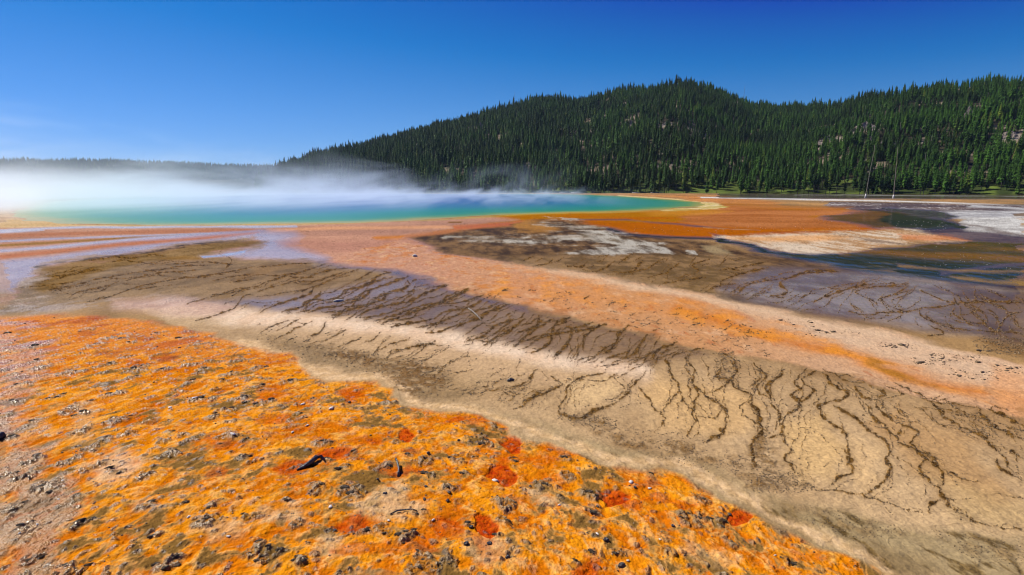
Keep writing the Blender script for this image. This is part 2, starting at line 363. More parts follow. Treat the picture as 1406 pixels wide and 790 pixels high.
# --- pink and lavender streams at left
pink = blend(S(168, 126, 112), S(192, 146, 126), sstep(-.4, .4, nT))
lavl = blend(S(164, 136, 134), S(192, 166, 164), sstep(-.4, .4, nT))  # lavender water film: some reflected sky is mixed into this colour
region([(-5, 262), (60, 262), (62, 303), (-5, 303)], S(212, 186, 160), 2)
region([(-5, 300), (300, 306), (560, 303), (660, 298), (700, 302), (640, 312), (560, 326), (590, 345), (700, 366), (700, 412), (560, 384), (450, 362), (350, 358), (200, 360), (-5, 420)], pink, 3, rough=.4, bump=.12, spec=.0)
region([(-5, 300), (60, 303), (110, 309.5), (300, 311), (430, 309.5), (300, 312.5), (100, 312.5), (-5, 313.5)], blend(S(204, 172, 130), S(220, 192, 156), sstep(-.4, .4, nT)), 1.2)
ribbon([(-5, 317.5), (60, 315), (120, 313), (230, 312), (350, 312.5), (400, 311.8)], 1.0, S(196, 184, 190), 1, rough=.22, bump=.08, spec=.13)
ribbon([(-5, 320), (40, 318), (70, 316)], 1.6, S(196, 180, 182), 1, rough=.22, bump=.08, spec=.13)
ribbon([(-5, 326), (100, 322), (220, 319), (350, 316.5)], 2.4, S(176, 120, 96), 1.6)
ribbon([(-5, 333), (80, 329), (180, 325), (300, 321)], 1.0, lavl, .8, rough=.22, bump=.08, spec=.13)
ribbon([(-5, 338.5), (60, 335), (140, 330), (220, 325.5), (280, 322.8)], 1.5, S(152, 114, 70), 1.2)
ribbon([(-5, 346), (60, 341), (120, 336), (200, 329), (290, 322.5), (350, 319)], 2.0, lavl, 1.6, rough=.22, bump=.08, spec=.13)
ribbon([(-5, 356), (60, 349), (130, 341), (200, 334), (280, 327), (350, 322)], 3.0, S(184, 120, 94), 2.4, rough=.4, bump=.1)
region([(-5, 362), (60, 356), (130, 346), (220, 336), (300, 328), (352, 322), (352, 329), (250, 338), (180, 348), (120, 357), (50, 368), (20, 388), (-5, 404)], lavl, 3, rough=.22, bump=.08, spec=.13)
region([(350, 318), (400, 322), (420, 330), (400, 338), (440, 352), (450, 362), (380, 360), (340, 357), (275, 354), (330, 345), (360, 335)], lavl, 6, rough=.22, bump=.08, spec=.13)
region([(385, 335), (410, 326), (500, 322), (560, 326), (600, 350), (704, 370), (704, 410), (600, 390), (480, 366), (430, 352)], blend(S(180, 130, 114), S(200, 150, 128), sstep(-.4, .4, nT)), 9, rough=.4, bump=.15)
region([(520, 336), (545, 334), (570, 346), (610, 356), (600, 360), (555, 350)], S(178, 116, 104), 6, alpha=.55)
ribbon([(518, 328), (545, 327), (590, 322), (640, 315), (690, 309), (704, 306)], 2.2, S(196, 116, 24), 3, alpha=.85, rough=.35)
ribbon([(628, 313), (660, 311), (704, 308)], 2.5, S(196, 100, 20), 3, alpha=.9, rough=.35)
ribbon([(360, 318), (450, 314), (560, 313), (620, 312)], 2.0, S(232, 168, 122), 2.5, alpha=.6)
ribbon([(612, 305.5), (632, 305.5)], .7, S(110, 74, 24), .8)
# rim of the spring
ribbon([(75, 306), (120, 308.6), (200, 310), (350, 309), (450, 307.5), (560, 303.6), (650, 298.4), (740, 294.2), (850, 291.2), (900, 289.2), (950, 285.6)], .6, S(188, 168, 84), 1, alpha=.7, rag=nT, ragamt=1.)
region([(955, 283), (968, 278), (985, 279), (998, 283), (985, 287), (962, 288), (900, 291), (900, 289.4), (945, 286)], blend(S(186, 164, 84), S(226, 206, 160), sstep(-.2, .3, nS)), 1.5, rag=gaps, ragamt=.25)
ribbon([(968, 279), (940, 275), (900, 271.8), (850, 269)], .6, S(222, 196, 140), .8)

# --- salmon river
edge_up = [(545, 330), (590, 345), (620, 352), (660, 360), (704, 364), (800, 376), (880, 392), (960, 405), (1056, 425), (1130, 442), (1200, 455), (1280, 472), (1411, 503)]
edge_lo = [(450, 361), (480, 368), (520, 374), (560, 383), (620, 395), (660, 410), (704, 418), (740, 430), (790, 439), (840, 453), (900, 471), (960, 481), (1054, 497), (1150, 516), (1250, 549), (1330, 562), (1411, 582)]
u = np.clip((PX - 560) / 260, 0, 1)
riv = blend(S(206, 154, 130), S(216, 158, 108), u); riv = blend(riv, S(218, 172, 134), sstep(950, 1150, PX))
riv = blend(riv, S(214, 128, 52), sstep(.0, .45, nB * .6 + nC * .8) * .6); riv = blend(riv, S(236, 190, 150), sstep(.1, .45, fbm(X / .5, Y / .9, 207, 5, .65)) * .6); riv = blend(riv, S(186, 100, 50), sstep(.25, .5, fbm(X / .35, Y / .8, 208, 5, .65)) * .5)
riv = riv * .88
rw, rm = region(edge_up + edge_lo[::-1], riv, 3.5, rag=nC + nF * .6, ragamt=5, rough=.55, bump=.45)
ribbon([(640, 357), (704, 366), (800, 379), (880, 395), (960, 408.5), (1056, 429), (1130, 446), (1200, 460), (1280, 478), (1411, 512)], 4, S(222, 190, 160), 6, alpha=.85 * sstep(640, 820, PX), rag=nC, ragamt=2, rough=.6)
region([(1010, 424), (1130, 448), (1250, 472), (1411, 512), (1411, 545), (1300, 520), (1180, 484), (1090, 458)], S(218, 184, 154), 12, alpha=.85)
ribbon([(700, 392), (780, 402), (860, 416), (940, 434), (1000, 446), (1080, 470), (1140, 484), (1200, 503), (1260, 524), (1330, 543), (1411, 560)], 11, blend(S(222, 134, 38), S(236, 156, 68), sstep(-.3, .4, nC + nB * .5)), 14, alpha=.35 + .5 * sstep(-.3, .3, nB + nC * .7), rag=nB + nC, ragamt=9, rough=.5)
ribbon([(920, 424), (990, 443), (1080, 472), (1150, 487), (1220, 512), (1290, 533), (1350, 546)], 4.5, blend(S(206, 116, 12), S(226, 140, 30), sstep(-.3, .4, nC)), 8, alpha=.8, rag=nC, ragamt=6, rough=.45)
ribbon([(1180, 493), (1230, 516), (1290, 534)], 2.5, S(150, 104, 20), 5, alpha=.6, rag=nC, ragamt=8)
region([(1350, 505), (1411, 515), (1411, 580), (1370, 566)], S(224, 156, 100), 14, alpha=.6)

# --- near fan: tan mud
fan = blend(S(178, 145, 106), S(204, 171, 131), sstep(-.5, .5, nB + nC * .3)); fan = blend(fan, S(166, 128, 86), sstep(1240, 1400, PX) * sstep(640, 540, PY))
region([(180, 424), (300, 430), (420, 408), (520, 374), (560, 383), (620, 395), (660, 410), (704, 418), (740, 430), (790, 439), (840, 453), (900, 471), (960, 481), (1054, 497), (1150, 516), (1250, 549), (1330, 562), (1411, 582), (1411, 806), (1000, 806), (600, 600), (420, 520), (300, 470)], fan, 3, rag=nC, ragamt=2.5, rough=.6, bump=.45)
# greyish lower margin
region([(420, 490), (560, 530), (620, 556), (700, 578), (800, 606), (900, 632), (980, 650), (1070, 690), (1200, 720), (1300, 735), (1411, 745), (1411, 806), (1180, 806), (1080, 720), (900, 650), (760, 620), (600, 560), (500, 525)], blend(S(134, 112, 78), S(172, 150, 112), sstep(-.5, .4, nC + nB * .6)), 14, alpha=.9, rough=.45, bump=.4)
region([(330, 462), (420, 462), (520, 490), (620, 520), (660, 548), (600, 556), (500, 528), (420, 510)], blend(S(140, 114, 80), S(176, 144, 104), sstep(-.5, .4, nC)), 12, alpha=.8)
# lavender-grey band
grey = blend(S(122, 102, 92), S(146, 126, 112), sstep(-.4, .4, nB)); grey = blend(grey, S(148, 118, 82), sstep(560, 800, PX + 60 * nB)); grey = blend(grey, S(134, 104, 66), sstep(.05, .4, nC + nB * .4) * .6)
region([(270, 412), (352, 410), (440, 406), (480, 395), (515, 380), (560, 383), (620, 396), (660, 411), (704, 420), (740, 431), (790, 441), (850, 458), (905, 474), (960, 484), (980, 492), (900, 508), (860, 507), (760, 496), (700, 481), (620, 461), (570, 451), (500, 444), (420, 434), (352, 431), (300, 424)], grey, 9, rag=nC + nB, ragamt=9, rough=.35, bump=.2, spec=.1)
region([(340, 412), (440, 405), (500, 392), (530, 380), (590, 392), (560, 410), (480, 425), (400, 430), (340, 425)], blend(S(138, 118, 118), S(160, 142, 140), sstep(-.4, .4, nB)), 12, alpha=.75, rag=nC + nB, ragamt=14, rough=.22, bump=.08, spec=.15)  # cool tint of reflected sky put into the wet mud's colour
ribbon([(440, 363), (500, 371), (560, 383), (620, 396), (670, 414), (720, 426)], 3.2, S(96, 74, 68), 5, alpha=.8, rough=.2, spec=.5)
ribbon([(700, 421), (770, 440), (840, 458), (900, 474), (960, 484), (1054, 500), (1150, 520), (1250, 552), (1330, 566), (1411, 592)], 4.0, blend(S(104, 74, 40), S(140, 106, 68), sstep(-.3, .4, nC)), 7, alpha=.8 * sstep(-.6, .2, nC + nB), rag=nC, ragamt=5)
# peach-white sinter band
ribbon([(230, 424), (320, 436), (400, 441), (470, 447), (540, 457), (620, 470), (700, 487), (760, 499), (830, 507), (890, 513)], 10, blend(S(232, 198, 170), S(242, 214, 190), sstep(-.4, .4, nC)), 8, alpha=.95, rag=nC, ragamt=3, rough=.7)
region([(380, 446), (480, 456), (600, 474), (700, 494), (800, 512), (900, 520), (900, 540), (800, 540), (700, 524), (600, 500), (500, 480), (420, 470)], S(212, 176, 138), 14, alpha=.6)
# big pale cells of the fan
region([(770, 530), (830, 520), (860, 540), (830, 560), (780, 568)], S(224, 188, 140), 9, alpha=.7)
region([(900, 520), (1010, 535), (1050, 560), (1000, 600), (920, 590), (880, 550)], S(222, 180, 126), 14, alpha=.7)
region([(1070, 590), (1130, 570), (1160, 620), (1150, 660), (1090, 660), (1075, 630)], S(222, 182, 126), 14, alpha=.7)
region([(1170, 600), (1210, 620), (1210, 670), (1180, 680), (1160, 640)], S(222, 184, 136), 12, alpha=.7)
region([(1220, 560), (1330, 600), (1380, 680), (1350, 700), (1260, 660), (1200, 590)], S(188, 146, 98), 18, alpha=.7)
region([(1280, 660), (1411, 690), (1411, 730), (1320, 720)], S(196, 164, 116), 18, alpha=.6)

# --- brown plate at left
plate = blend(S(112, 88, 58), S(154, 124, 88), sstep(-.5, .5, nS * .8 + nC * .6)); plate = blend(plate, S(150, 110, 56), sstep(.2, .6, nB) * .5)
region([(-5, 404), (20, 388), (50, 367), (120, 357), (200, 346), (250, 338), (300, 331), (345, 328.5), (372, 331), (355, 341), (330, 345), (290, 352), (330, 357), (380, 359), (450, 362), (500, 371), (518, 375), (508, 386), (480, 397), (440, 406), (352, 411), (270, 412), (220, 405), (150, 411), (100, 415), (50, 424), (-5, 434)], plate, 6, rag=nC + nB, ragamt=6, rough=.6, bump=.5)
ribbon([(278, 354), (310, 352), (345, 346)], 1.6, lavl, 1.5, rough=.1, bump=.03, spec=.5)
ribbon([(45, 368), (120, 357.5), (200, 347), (260, 338), (322, 331)], .8, S(66, 48, 36), 1, rag=nC, ragamt=2)
region([(-5, 400), (30, 382), (50, 372), (48, 384), (30, 396), (60, 418), (140, 412), (230, 406), (280, 412), (260, 420), (150, 424), (90, 428), (-5, 436)], blend(S(120, 100, 84), S(158, 136, 122), sstep(-.4, .4, nC)), 9, alpha=.12 + .38 * sstep(-.1, .4, nC + nB), rough=.2, bump=.5, spec=.3)
region([(150, 412), (260, 408), (330, 424), (300, 436), (220, 434), (160, 424)], blend(S(190, 152, 136), S(214, 174, 150), sstep(-.4, .4, nC)), 8, alpha=.8, rough=.4)

# --- orange mat in front
AX, AY = -.8, 1.6                                   # crusts lie along arcs round the outflow
rr = np.hypot(X - AX, Y - AY); th = np.arctan2(X - AX, Y - AY); fu, fv = rr, th * (1.5 + .75 * rr)
ew, ev = fu + .05 * perlin(X / .2, Y / .2, 71), fv + .05 * perlin(X / .2, Y / .2, 72)
m1 = fbm(ew / .40, ev / .48, 81, 5, .62); m2 = fbm(ew / .13, ev / .17, 91, 5, .66); m3 = fbm(X / .06, Y / .06, 95, 3, .6); m4 = fbm(ew / .6, ev / .85, 97, 5, .6)
orange = blend(S(212, 114, 6), S(238, 150, 24), sstep(-.4, .4, m1))
orange = blend(orange, S(192, 82, 6), sstep(.14, .45, m4) * .4)
orange = blend(orange, S(238, 178, 110), sstep(.06, .42, m2 - .3 * m4) * .7)
web = np.exp(-(fbm(ew / .3, ev / .5, 99, 4, .55) / .07) ** 2); orange = blend(orange, S(244, 186, 92), web * .55 * sstep(-.2, .3, m2 + .2))
orange = blend(orange, S(150, 56, 6), np.exp(-(fbm(ew / .2, ev / .4, 103, 4, .6) / .03) ** 2) * .5)
m5 = fbm(ew / .26, ev / .34, 101, 5, .66); big = fbm(X / .9, Y / .9, 111, 3)
orange = blend(orange, S(188, 144, 86), sstep(.06, .3, m5 + .45 * big - .06 * sstep(640, 520, PY)) * .8)
orange = blend(orange, S(118, 88, 44), sstep(.2, .42, m5 + .45 * big - .02 * sstep(640, 520, PY)) * .85)
farfade = sstep(520, 440, PY)
orange = blend(orange, S(222, 138, 74), farfade * .6)
orange = blend(orange, S(180, 92, 62), farfade * sstep(.0, .4, m4) * .8)
mat_edge = [(-5, 436), (60, 432), (150, 436), (230, 448), (300, 462), (345, 480), (400, 490), (411, 496), (410, 505), (430, 515), (460, 525), (500, 529), (540, 538), (565, 556), (600, 568), (640, 573), (690, 592), (705, 606), (760, 622), (820, 641), (870, 651), (930, 660), (980, 678), (1020, 695), (1060, 710), (1090, 730), (1130, 756), (1180, 781), (1225, 806)]
ribbon([(330, 470), (420, 505), (470, 520), (520, 522), (560, 534), (590, 556), (650, 566), (700, 588), (770, 612), (850, 636), (930, 648), (1000, 672), (1070, 700), (1120, 735), (1180, 770), (1230, 806)], 5, blend(S(214, 174, 126), S(236, 198, 156), sstep(-.4, .4, m2)), 7, alpha=.95, rag=m2, ragamt=2.5, rough=.6)
ow_, om = region(mat_edge + [(-5, 806)], orange, 4, rag=nC, ragamt=3, rough=.5, bump=.55, spec=.0)
MAT = np.zeros(X.shape); MAT[ow_] = om
region([(-5, 450), (25, 455), (55, 475), (62, 505), (50, 540), (40, 570), (-5, 590)], blend(S(128, 92, 84), S(176, 108, 66), sstep(-.3, .4, m1)), 20, alpha=.3 + .5 * sstep(-.1, .4, m1 + .5 * m4), rag=m4 + .7 * m1, ragamt=50, rough=.16, bump=1., spec=.35)
region([(-5, 600), (40, 598), (75, 620), (70, 660), (90, 690), (75, 740), (95, 806), (-5, 806)], blend(S(150, 112, 70), S(190, 148, 102), sstep(-.4, .4, m1)), 18, alpha=.6 + .35 * sstep(-.2, .3, m1), rag=m4 + .7 * m1, ragamt=50, rough=.2, bump=1., spec=.28)
region([(130, 640), (160, 626), (185, 640), (180, 662), (150, 672), (125, 665)], S(232, 190, 152), 14, alpha=.85, rag=m2, ragamt=10)
region([(95, 560), (130, 566), (135, 605), (110, 608), (95, 590)], S(226, 172, 116), 14, alpha=.7, rag=m2, ragamt=10)
for q, a in (([(470, 690), (540, 665), (600, 700), (560, 715), (490, 705)], .8), ([(360, 700), (400, 690), (410, 720), (370, 720)], .7), ([(445, 735), (475, 735), (470, 770), (440, 765)], .7), ([(720, 668), (780, 690), (790, 705), (730, 690)], .8), ([(930, 740), (1010, 770), (980, 785), (900, 760)], .5), ([(620, 740), (690, 735), (700, 770), (640, 780)], .5), ([(290, 720), (340, 715), (350, 740), (300, 745)], .6), ([(190, 690), (230, 700), (215, 712), (195, 708)], .6)):
    region(q, blend(S(196, 158, 112), S(226, 184, 140), sstep(-.3, .3, m2)), 9, alpha=a, rag=m2, ragamt=9)
# red hollows
reds = [(556, 600, 15, 9, 1), (702, 614, 17, 8, 1), (692, 657, 24, 14, 1), (690, 638, 14, 8, .7), (838, 692, 17, 14, 1), (857, 703, 14, 9, .7), (1033, 717, 22, 12, 1), (672, 726, 18, 12, 1), (466, 628, 22, 10, .9), (408, 640, 26, 11, .8), (488, 720, 32, 14, .8), (945, 703, 20, 9, .7), (905, 692, 30, 9, .55), (815, 776, 20, 12, .8), (614, 726, 22, 12, .7), (497, 609, 19, 8, .6), (474, 548, 20, 9, .7), (383, 579, 24, 7, .6), (372, 542, 26, 10, .5), (566, 646, 16, 7, .7), (532, 650, 22, 7, .6), (570, 622, 14, 6, .5), (640, 583, 24, 8, .6), (310, 614, 26, 10, .5), (620, 584, 14, 6, .5), (300, 654, 18, 8, .5), (500, 760, 40, 14, .5), (560, 760, 30, 14, .45), (655, 745, 18, 9, .4), (200, 468, 12, 3, .8), (224, 493, 16, 5, .8), (124, 438, 13, 3, .7), (120, 459, 14, 3, .7), (150, 489, 18, 5, .6), (185, 500, 16, 5, .55), (760, 632, 30, 7, .4), (1105, 765, 26, 9, .4), (880, 668, 24, 6, .5), (700, 690, 26, 8, .35), (770, 660, 18, 7, .4), (60, 690, 10, 4, .3)]
HOLL = np.zeros(X.shape)
for (a, b, ra, rb, st) in reds:
    k = [(a + ra * math.cos(t) * (1 + .16 * math.sin(3 * t + a)), b + rb * math.sin(t) * (1 + .16 * math.cos(2 * t + b))) for t in np.linspace(0, 2 * math.pi, 14, endpoint=False)]
    c = blend(S(176, 48, 4), S(208, 84, 8), sstep(-.4, .4, m3 + .5 * m2))
    if b < 500: c = blend(S(150, 62, 44), S(176, 84, 56), sstep(-.4, .4, m2))
    win, m = region(k, c, 1.6 if st > .95 else 4, alpha=st * .92, rag=m2 + .5 * m3, ragamt=3 if st > .95 else 7, rough=.6, bump=.8)
    HOLL[win] = np.maximum(HOLL[win], m * (1 if st > .95 else .4))

# crust islands: every nearest feature may or may not rise through the mat
near = MAT * sstep(430, 475, PY)
d1, r1 = cells(ew / .23, ev / .34, 5); isl = sstep(.03, -.10, d1 - (.10 + .34 * np.clip((r1 - .45) / .55, 0, 1)) + .16 * m2) * (r1 > .45)
d2, r2 = cells(ew / .085, ev / .125, 9); isl2 = sstep(.05, -.12, d2 - (.08 + .3 * np.clip((r2 - .52) / .48, 0, 1)) + .16 * m3) * (r2 > .52)
dens = sstep(-.25, .3, fbm(X / .9, Y / .9, 111, 3) + .25 * sstep(560, 700, PY) - .3 * sstep(640, 760, PX) * sstep(680, 560, PY) + .45 * sstep(460, 160, PX) + .15)
isl = isl * near * (.25 + .75 * dens); isl2 = isl2 * near * (.2 + .8 * dens)
rock = blend(S(58, 46, 30), S(158, 128, 86), sstep(-.3, .4, m3 + .4 * m2)); rock = blend(rock, S(30, 24, 18), np.exp(-(m3 / .07) ** 2) * .8)  # black lines put crevice shade into the crust colour
paint(isl * .55, blend(S(112, 84, 44), S(160, 126, 80), sstep(-.4, .4, m2)), rough=.5, bump=.8)
core = isl * sstep(-.25, .25, m3 + .6 * m2 - .05)
wr = .42 - .24 * sstep(520, 120, PX)
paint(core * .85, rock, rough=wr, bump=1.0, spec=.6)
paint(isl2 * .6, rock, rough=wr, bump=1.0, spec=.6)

# --- channels: brown mats along the runnels
VEIN = np.zeros(X.shape)
def stamp(x, y, w, dark):
    r0 = np.searchsorted(cy, y - w - 1.5); r1 = np.searchsorted(cy, y + w + 1.5); c0 = np.searchsorted(cx, x - w - 1.5); c1 = np.searchsorted(cx, x + w + 1.5)
    if r1 <= r0 or c1 <= c0: return
    d = np.hypot(GX[r0:r1, c0:c1] - x, GY[r0:r1, c0:c1] - y)
    VEIN[r0:r1, c0:c1] = np.maximum(VEIN[r0:r1, c0:c1], dark * np.clip((1.2 - d / w) * 1.5, 0, 1))
def catmull(p, step=1.2):
    p = [np.array(q, float) for q in p]; p = [2 * p[0] - p[1]] + p + [2 * p[-1] - p[-2]]; out = []
    for i in range(1, len(p) - 2):
        n = max(int(np.hypot(*(p[i + 1] - p[i])) / step), 1)
        for k in range(n):
            t = k / n
            out.append(.5 * ((2 * p[i]) + (-p[i - 1] + p[i + 1]) * t + (2 * p[i - 1] - 5 * p[i] + 4 * p[i + 1] - p[i + 2]) * t * t + (-p[i - 1] + 3 * p[i] - 3 * p[i + 1] + p[i + 2]) * t ** 3))
    return np.array(out)
SEG = []
FRAG = []                                           # places for loose fragments
def vein(pts, w=1.6, dark=1., branch=.5, jag=1.0, depth=0):
    q = catmull(pts); n = len(q)
    if n < 3: return
    s = np.arange(n); ph = random.random() * 90
    jx = perlin(s * .11 + ph, s * 0 + ph, 7) * 3.2 + perlin(s * .33 + ph, s * 0 + ph, 8) * 1.9 + perlin(s * .04 + ph, s * 0 + ph, 6) * 4
    jy = perlin(s * .11 + ph, s * 0 + 7 + ph, 17) * 2.2 + perlin(s * .33 + ph, s * 0 + ph, 18) * 1.2
    sc_ = np.clip((q[:, 1] - 290) / 230, .15, 1.3) * jag
    q = q + np.stack([jx * sc_, jy * sc_ * .8], -1)
    for i, (x, y) in enumerate(q):
        t = i / n; ww = w * (.5 + 1.0 * abs(perlin(np.array([i * .13 + ph]), np.array([3.3]), 5)[0]) * 2) * (1 - .25 * t) * (.45 + .55 * min(1, i / 9, (n - i) / 9))
        stamp(x, y, max(ww, .62), dark * min(1, ww / .62))
        if y > 400 and random.random() < .5: FRAG.append((x + random.gauss(0, ww * .55), y + random.gauss(0, ww * .45), 1.))
    if depth < 2:
        L = np.hypot(*(q[-1] - q[0]))
        for _ in range(np.random.default_rng(int(ph * 1000)).poisson(branch * L / 34)):
            i = random.randrange(n); j = min(i + 3, n - 1); k = max(i - 3, 0); d = q[j] - q[k]; a = math.atan2(d[1], d[0]) + random.choice((-1, 1)) * random.uniform(.3, .9)
            ln = random.uniform(7, 26) * np.clip((q[i][1] - 290) / 200, .3, 1.2); p0 = q[i]
            p1 = p0 + ln * .5 * np.array([math.cos(a), math.sin(a) * .7]); a2 = a + random.uniform(-.5, .5) - .5 * (a - math.atan2(d[1], d[0])); p2 = p1 + ln * .6 * np.array([math.cos(a2), math.sin(a2) * .7])
            vein([p0, p1, p2], w * .62, dark * .75, .25, jag, depth + 1)
def vs(x0, y0, lines, w, dark=1., branch=.5, jag=1.):
    w = max(w * .88, .95)
    for l in lines:
        for (a, b), (c, d) in zip(l[:-1], l[1:]):
            v = np.array([c - a, d - b], float); v /= max(np.hypot(*v), 1e-6); v = v if v[1] >= 0 else -v
            SEG.append((x0 + (a + c) / 8, y0 + (b + d) / 8, v[0], v[1]))
    for l in lines: vein([(x0 + a / 4, y0 + b / 4) for a, b in l], w, dark, branch, jag)
# middle lavender-grey band
vs(352, 300, [[(330, 375), (270, 430), (150, 470), (60, 500), (20, 528)], [(355, 410), (330, 440), (270, 470), (240, 500), (140, 520)], [(740, 300), (660, 325), (640, 350), (560, 385), (490, 405), (465, 440)],
 [(830, 325), (720, 365), (640, 400), (590, 440), (510, 470), (420, 490), (360, 500), (280, 525)], [(830, 350), (835, 380), (720, 420), (700, 450), (620, 480), (520, 510), (410, 540)],
 [(1060, 370), (920, 420), (850, 460), (700, 490), (600, 520), (545, 560)], [(1165, 390), (1040, 460), (900, 490), (790, 530), (640, 575)], [(1170, 400), (1100, 430), (960, 490), (800, 545), (670, 590)],
 [(1255, 450), (1170, 500), (1040, 520), (960, 560), (830, 590), (740, 605)], [(1400, 480), (1260, 530), (1220, 560), (1100, 600), (1000, 630), (930, 640)], [(1400, 560), (1290, 610), (1250, 650), (1140, 690)], [(1400, 620), (1300, 680), (1250, 710)]], 1.9, 1., .7)
vs(352, 300, [[(1060, 370), (960, 385), (920, 400)], [(960, 340), (870, 345), (830, 380)], [(720, 430), (640, 450), (625, 480)], [(1250, 430), (1110, 470), (990, 480)], [(1330, 470), (1200, 520), (1100, 540), (1010, 580), (930, 620)], [(1170, 500), (1060, 560), (960, 590), (880, 610)], [(1400, 520), (1310, 570), (1210, 600), (1130, 660)], [(1340, 590), (1230, 640), (1160, 670)], [(620, 400), (520, 450), (430, 480)], [(560, 480), (450, 520), (350, 520)], [(850, 480), (720, 530), (560, 560)]], 1.1, .8, .4)
vs(352, 300, [[(380, 255), (280, 290), (170, 320), (80, 350), (40, 380), (0, 390)], [(580, 280), (450, 325), (350, 370), (250, 400), (0, 440)], [(520, 275), (400, 290), (240, 340), (70, 390), (0, 410)], [(660, 285), (600, 320), (560, 340), (440, 400), (350, 425)], [(300, 250), (150, 260), (0, 275)], [(480, 300), (330, 350), (210, 350)]], 1.0, .95, .3)
vs(352, 300, [[(240, 560), (110, 630)], [(310, 575), (170, 640), (90, 680)], [(390, 575), (350, 640), (260, 660)], [(680, 635), (640, 670), (580, 695)], [(850, 665), (750, 700), (650, 745)], [(980, 680), (900, 730), (830, 785)], [(500, 620), (420, 660), (330, 690)], [(570, 660), (520, 690), (440, 720)], [(180, 570), (90, 600), (20, 640)], [(1000, 700), (860, 715), (720, 750)]], 1.3, .7, .8)
vs(704, 300, [[(145, 545), (120, 620), (40, 690), (0, 710)], [(310, 550), (220, 600), (200, 690), (100, 750)], [(440, 580), (330, 620), (300, 700), (230, 780)], [(480, 590), (400, 650), (380, 740)], [(630, 600), (580, 640), (550, 720), (500, 760)], [(740, 650), (700, 710), (660, 750), (580, 785)], [(900, 690), (800, 730), (750, 790)], [(520, 590), (400, 620), (250, 640), (120, 680)], [(60, 560), (0, 610), (-60, 660)], [(220, 560), (140, 600), (30, 640)]], 2.3, .95, .8)
# plate terraces in the middle distance
vs(704, 300, [[(110, 215), (50, 240)], [(160, 225), (120, 245)], [(220, 230), (190, 255)], [(280, 220), (230, 250)], [(410, 240), (380, 270), (300, 270)], [(500, 230), (480, 250)], [(640, 215), (580, 250)], [(720, 230), (690, 260), (650, 300), (540, 300)], [(830, 225), (770, 260), (730, 285), (670, 300), (660, 320)], [(910, 255), (850, 295), (850, 345)], [(1080, 230), (990, 260), (1020, 290), (980, 305)], [(1400, 240), (1270, 270), (1150, 290)], [(1400, 275), (1280, 300), (1150, 345), (1140, 375), (1080, 395)], [(1400, 345), (1290, 370), (1250, 410), (1200, 430)], [(1060, 330), (930, 345), (890, 360)], [(560, 240), (500, 285), (440, 300)], [(860, 300), (780, 320), (740, 335)]], 1.35, 1., .8, 1.1)
# right lavender plain
vs(1054, 300, [[(320, 300), (180, 310), (90, 345), (70, 370), (110, 410), (60, 430), (0, 435)], [(560, 365), (420, 400), (340, 430), (240, 470)], [(400, 300), (250, 290), (160, 320), (0, 350)], [(1390, 470), (1200, 465), (1040, 475), (940, 495), (830, 505), (770, 520), (620, 525), (540, 540), (440, 515)]], 1.5, 1., .3)
vs(1054, 300, [[(450, 365), (350, 385), (250, 400)], [(770, 380), (610, 380), (480, 410), (560, 450), (600, 480), (590, 510)], [(770, 405), (690, 430), (620, 450), (690, 500), (720, 510)], [(830, 510), (850, 550), (910, 580), (1000, 610), (1060, 620), (1140, 625)], [(1120, 480), (1180, 530), (1210, 590)], [(1040, 430), (1080, 480), (1140, 510), (1220, 530), (1280, 590), (1260, 630)], [(840, 400), (960, 460), (1040, 475)], [(1400, 520), (1330, 540), (1270, 600)], [(1140, 625), (1250, 630), (1390, 640)], [(1020, 500), (1010, 530), (1090, 570), (1200, 590)], [(240, 405), (190, 440), (150, 460)], [(1150, 430), (1210, 465), (1300, 500), (1380, 560)], [(1060, 540), (1130, 520), (1180, 470)], [(880, 590), (960, 640), (860, 660)], [(1330, 540), (1400, 620)]], 1.0, .85, .4)
# near fan
vs(704, 450, [[(140, 240), (30, 330), (-60, 350)], [(210, 280), (265, 320), (200, 355), (140, 385), (50, 435)], [(500, 260), (380, 290), (300, 340), (300, 390), (260, 450), (250, 490), (380, 510), (440, 475), (500, 455), (580, 405), (660, 345), (700, 280), (720, 250)],
 [(680, 340), (740, 390), (770, 460), (810, 490), (825, 520), (780, 590)], [(830, 165), (880, 260), (900, 340), (890, 400), (850, 440), (825, 480)], [(950, 160), (960, 210), (1000, 250), (990, 310), (1010, 360), (1000, 430), (990, 500), (1000, 550), (950, 620)],
 [(1150, 170), (1130, 270), (1190, 310), (1060, 385)], [(1000, 340), (1060, 385), (1150, 450), (1175, 480), (1150, 580), (1050, 650)], [(1230, 180), (1210, 320), (1310, 390), (1250, 440), (1250, 470), (1330, 540)], [(1320, 210), (1380, 285), (1340, 350), (1400, 400)]], 1.5, .85, .5)
vs(704, 450, [[(1300, 430), (1360, 490), (1350, 600), (1310, 680), (1320, 780)], [(1060, 640), (1130, 610), (1150, 570)], [(500, 455), (430, 480), (390, 510)], [(150, 375), (60, 430)]], 2.6, 1., .5)
vs(704, 450, [[(150, 250), (200, 290)], [(540, 280), (620, 350)], [(560, 260), (500, 300), (400, 300)], [(800, 60), (740, 160), (640, 210)], [(920, 130), (800, 180), (720, 230)], [(1050, 120), (930, 150), (830, 165)], [(1100, 150), (1190, 170), (1230, 260)], [(900, 340), (940, 430), (1000, 480)], [(1150, 450), (1120, 510), (1000, 500)], [(500, 500), (490, 540), (420, 530)]], 1.2, .7, .5)
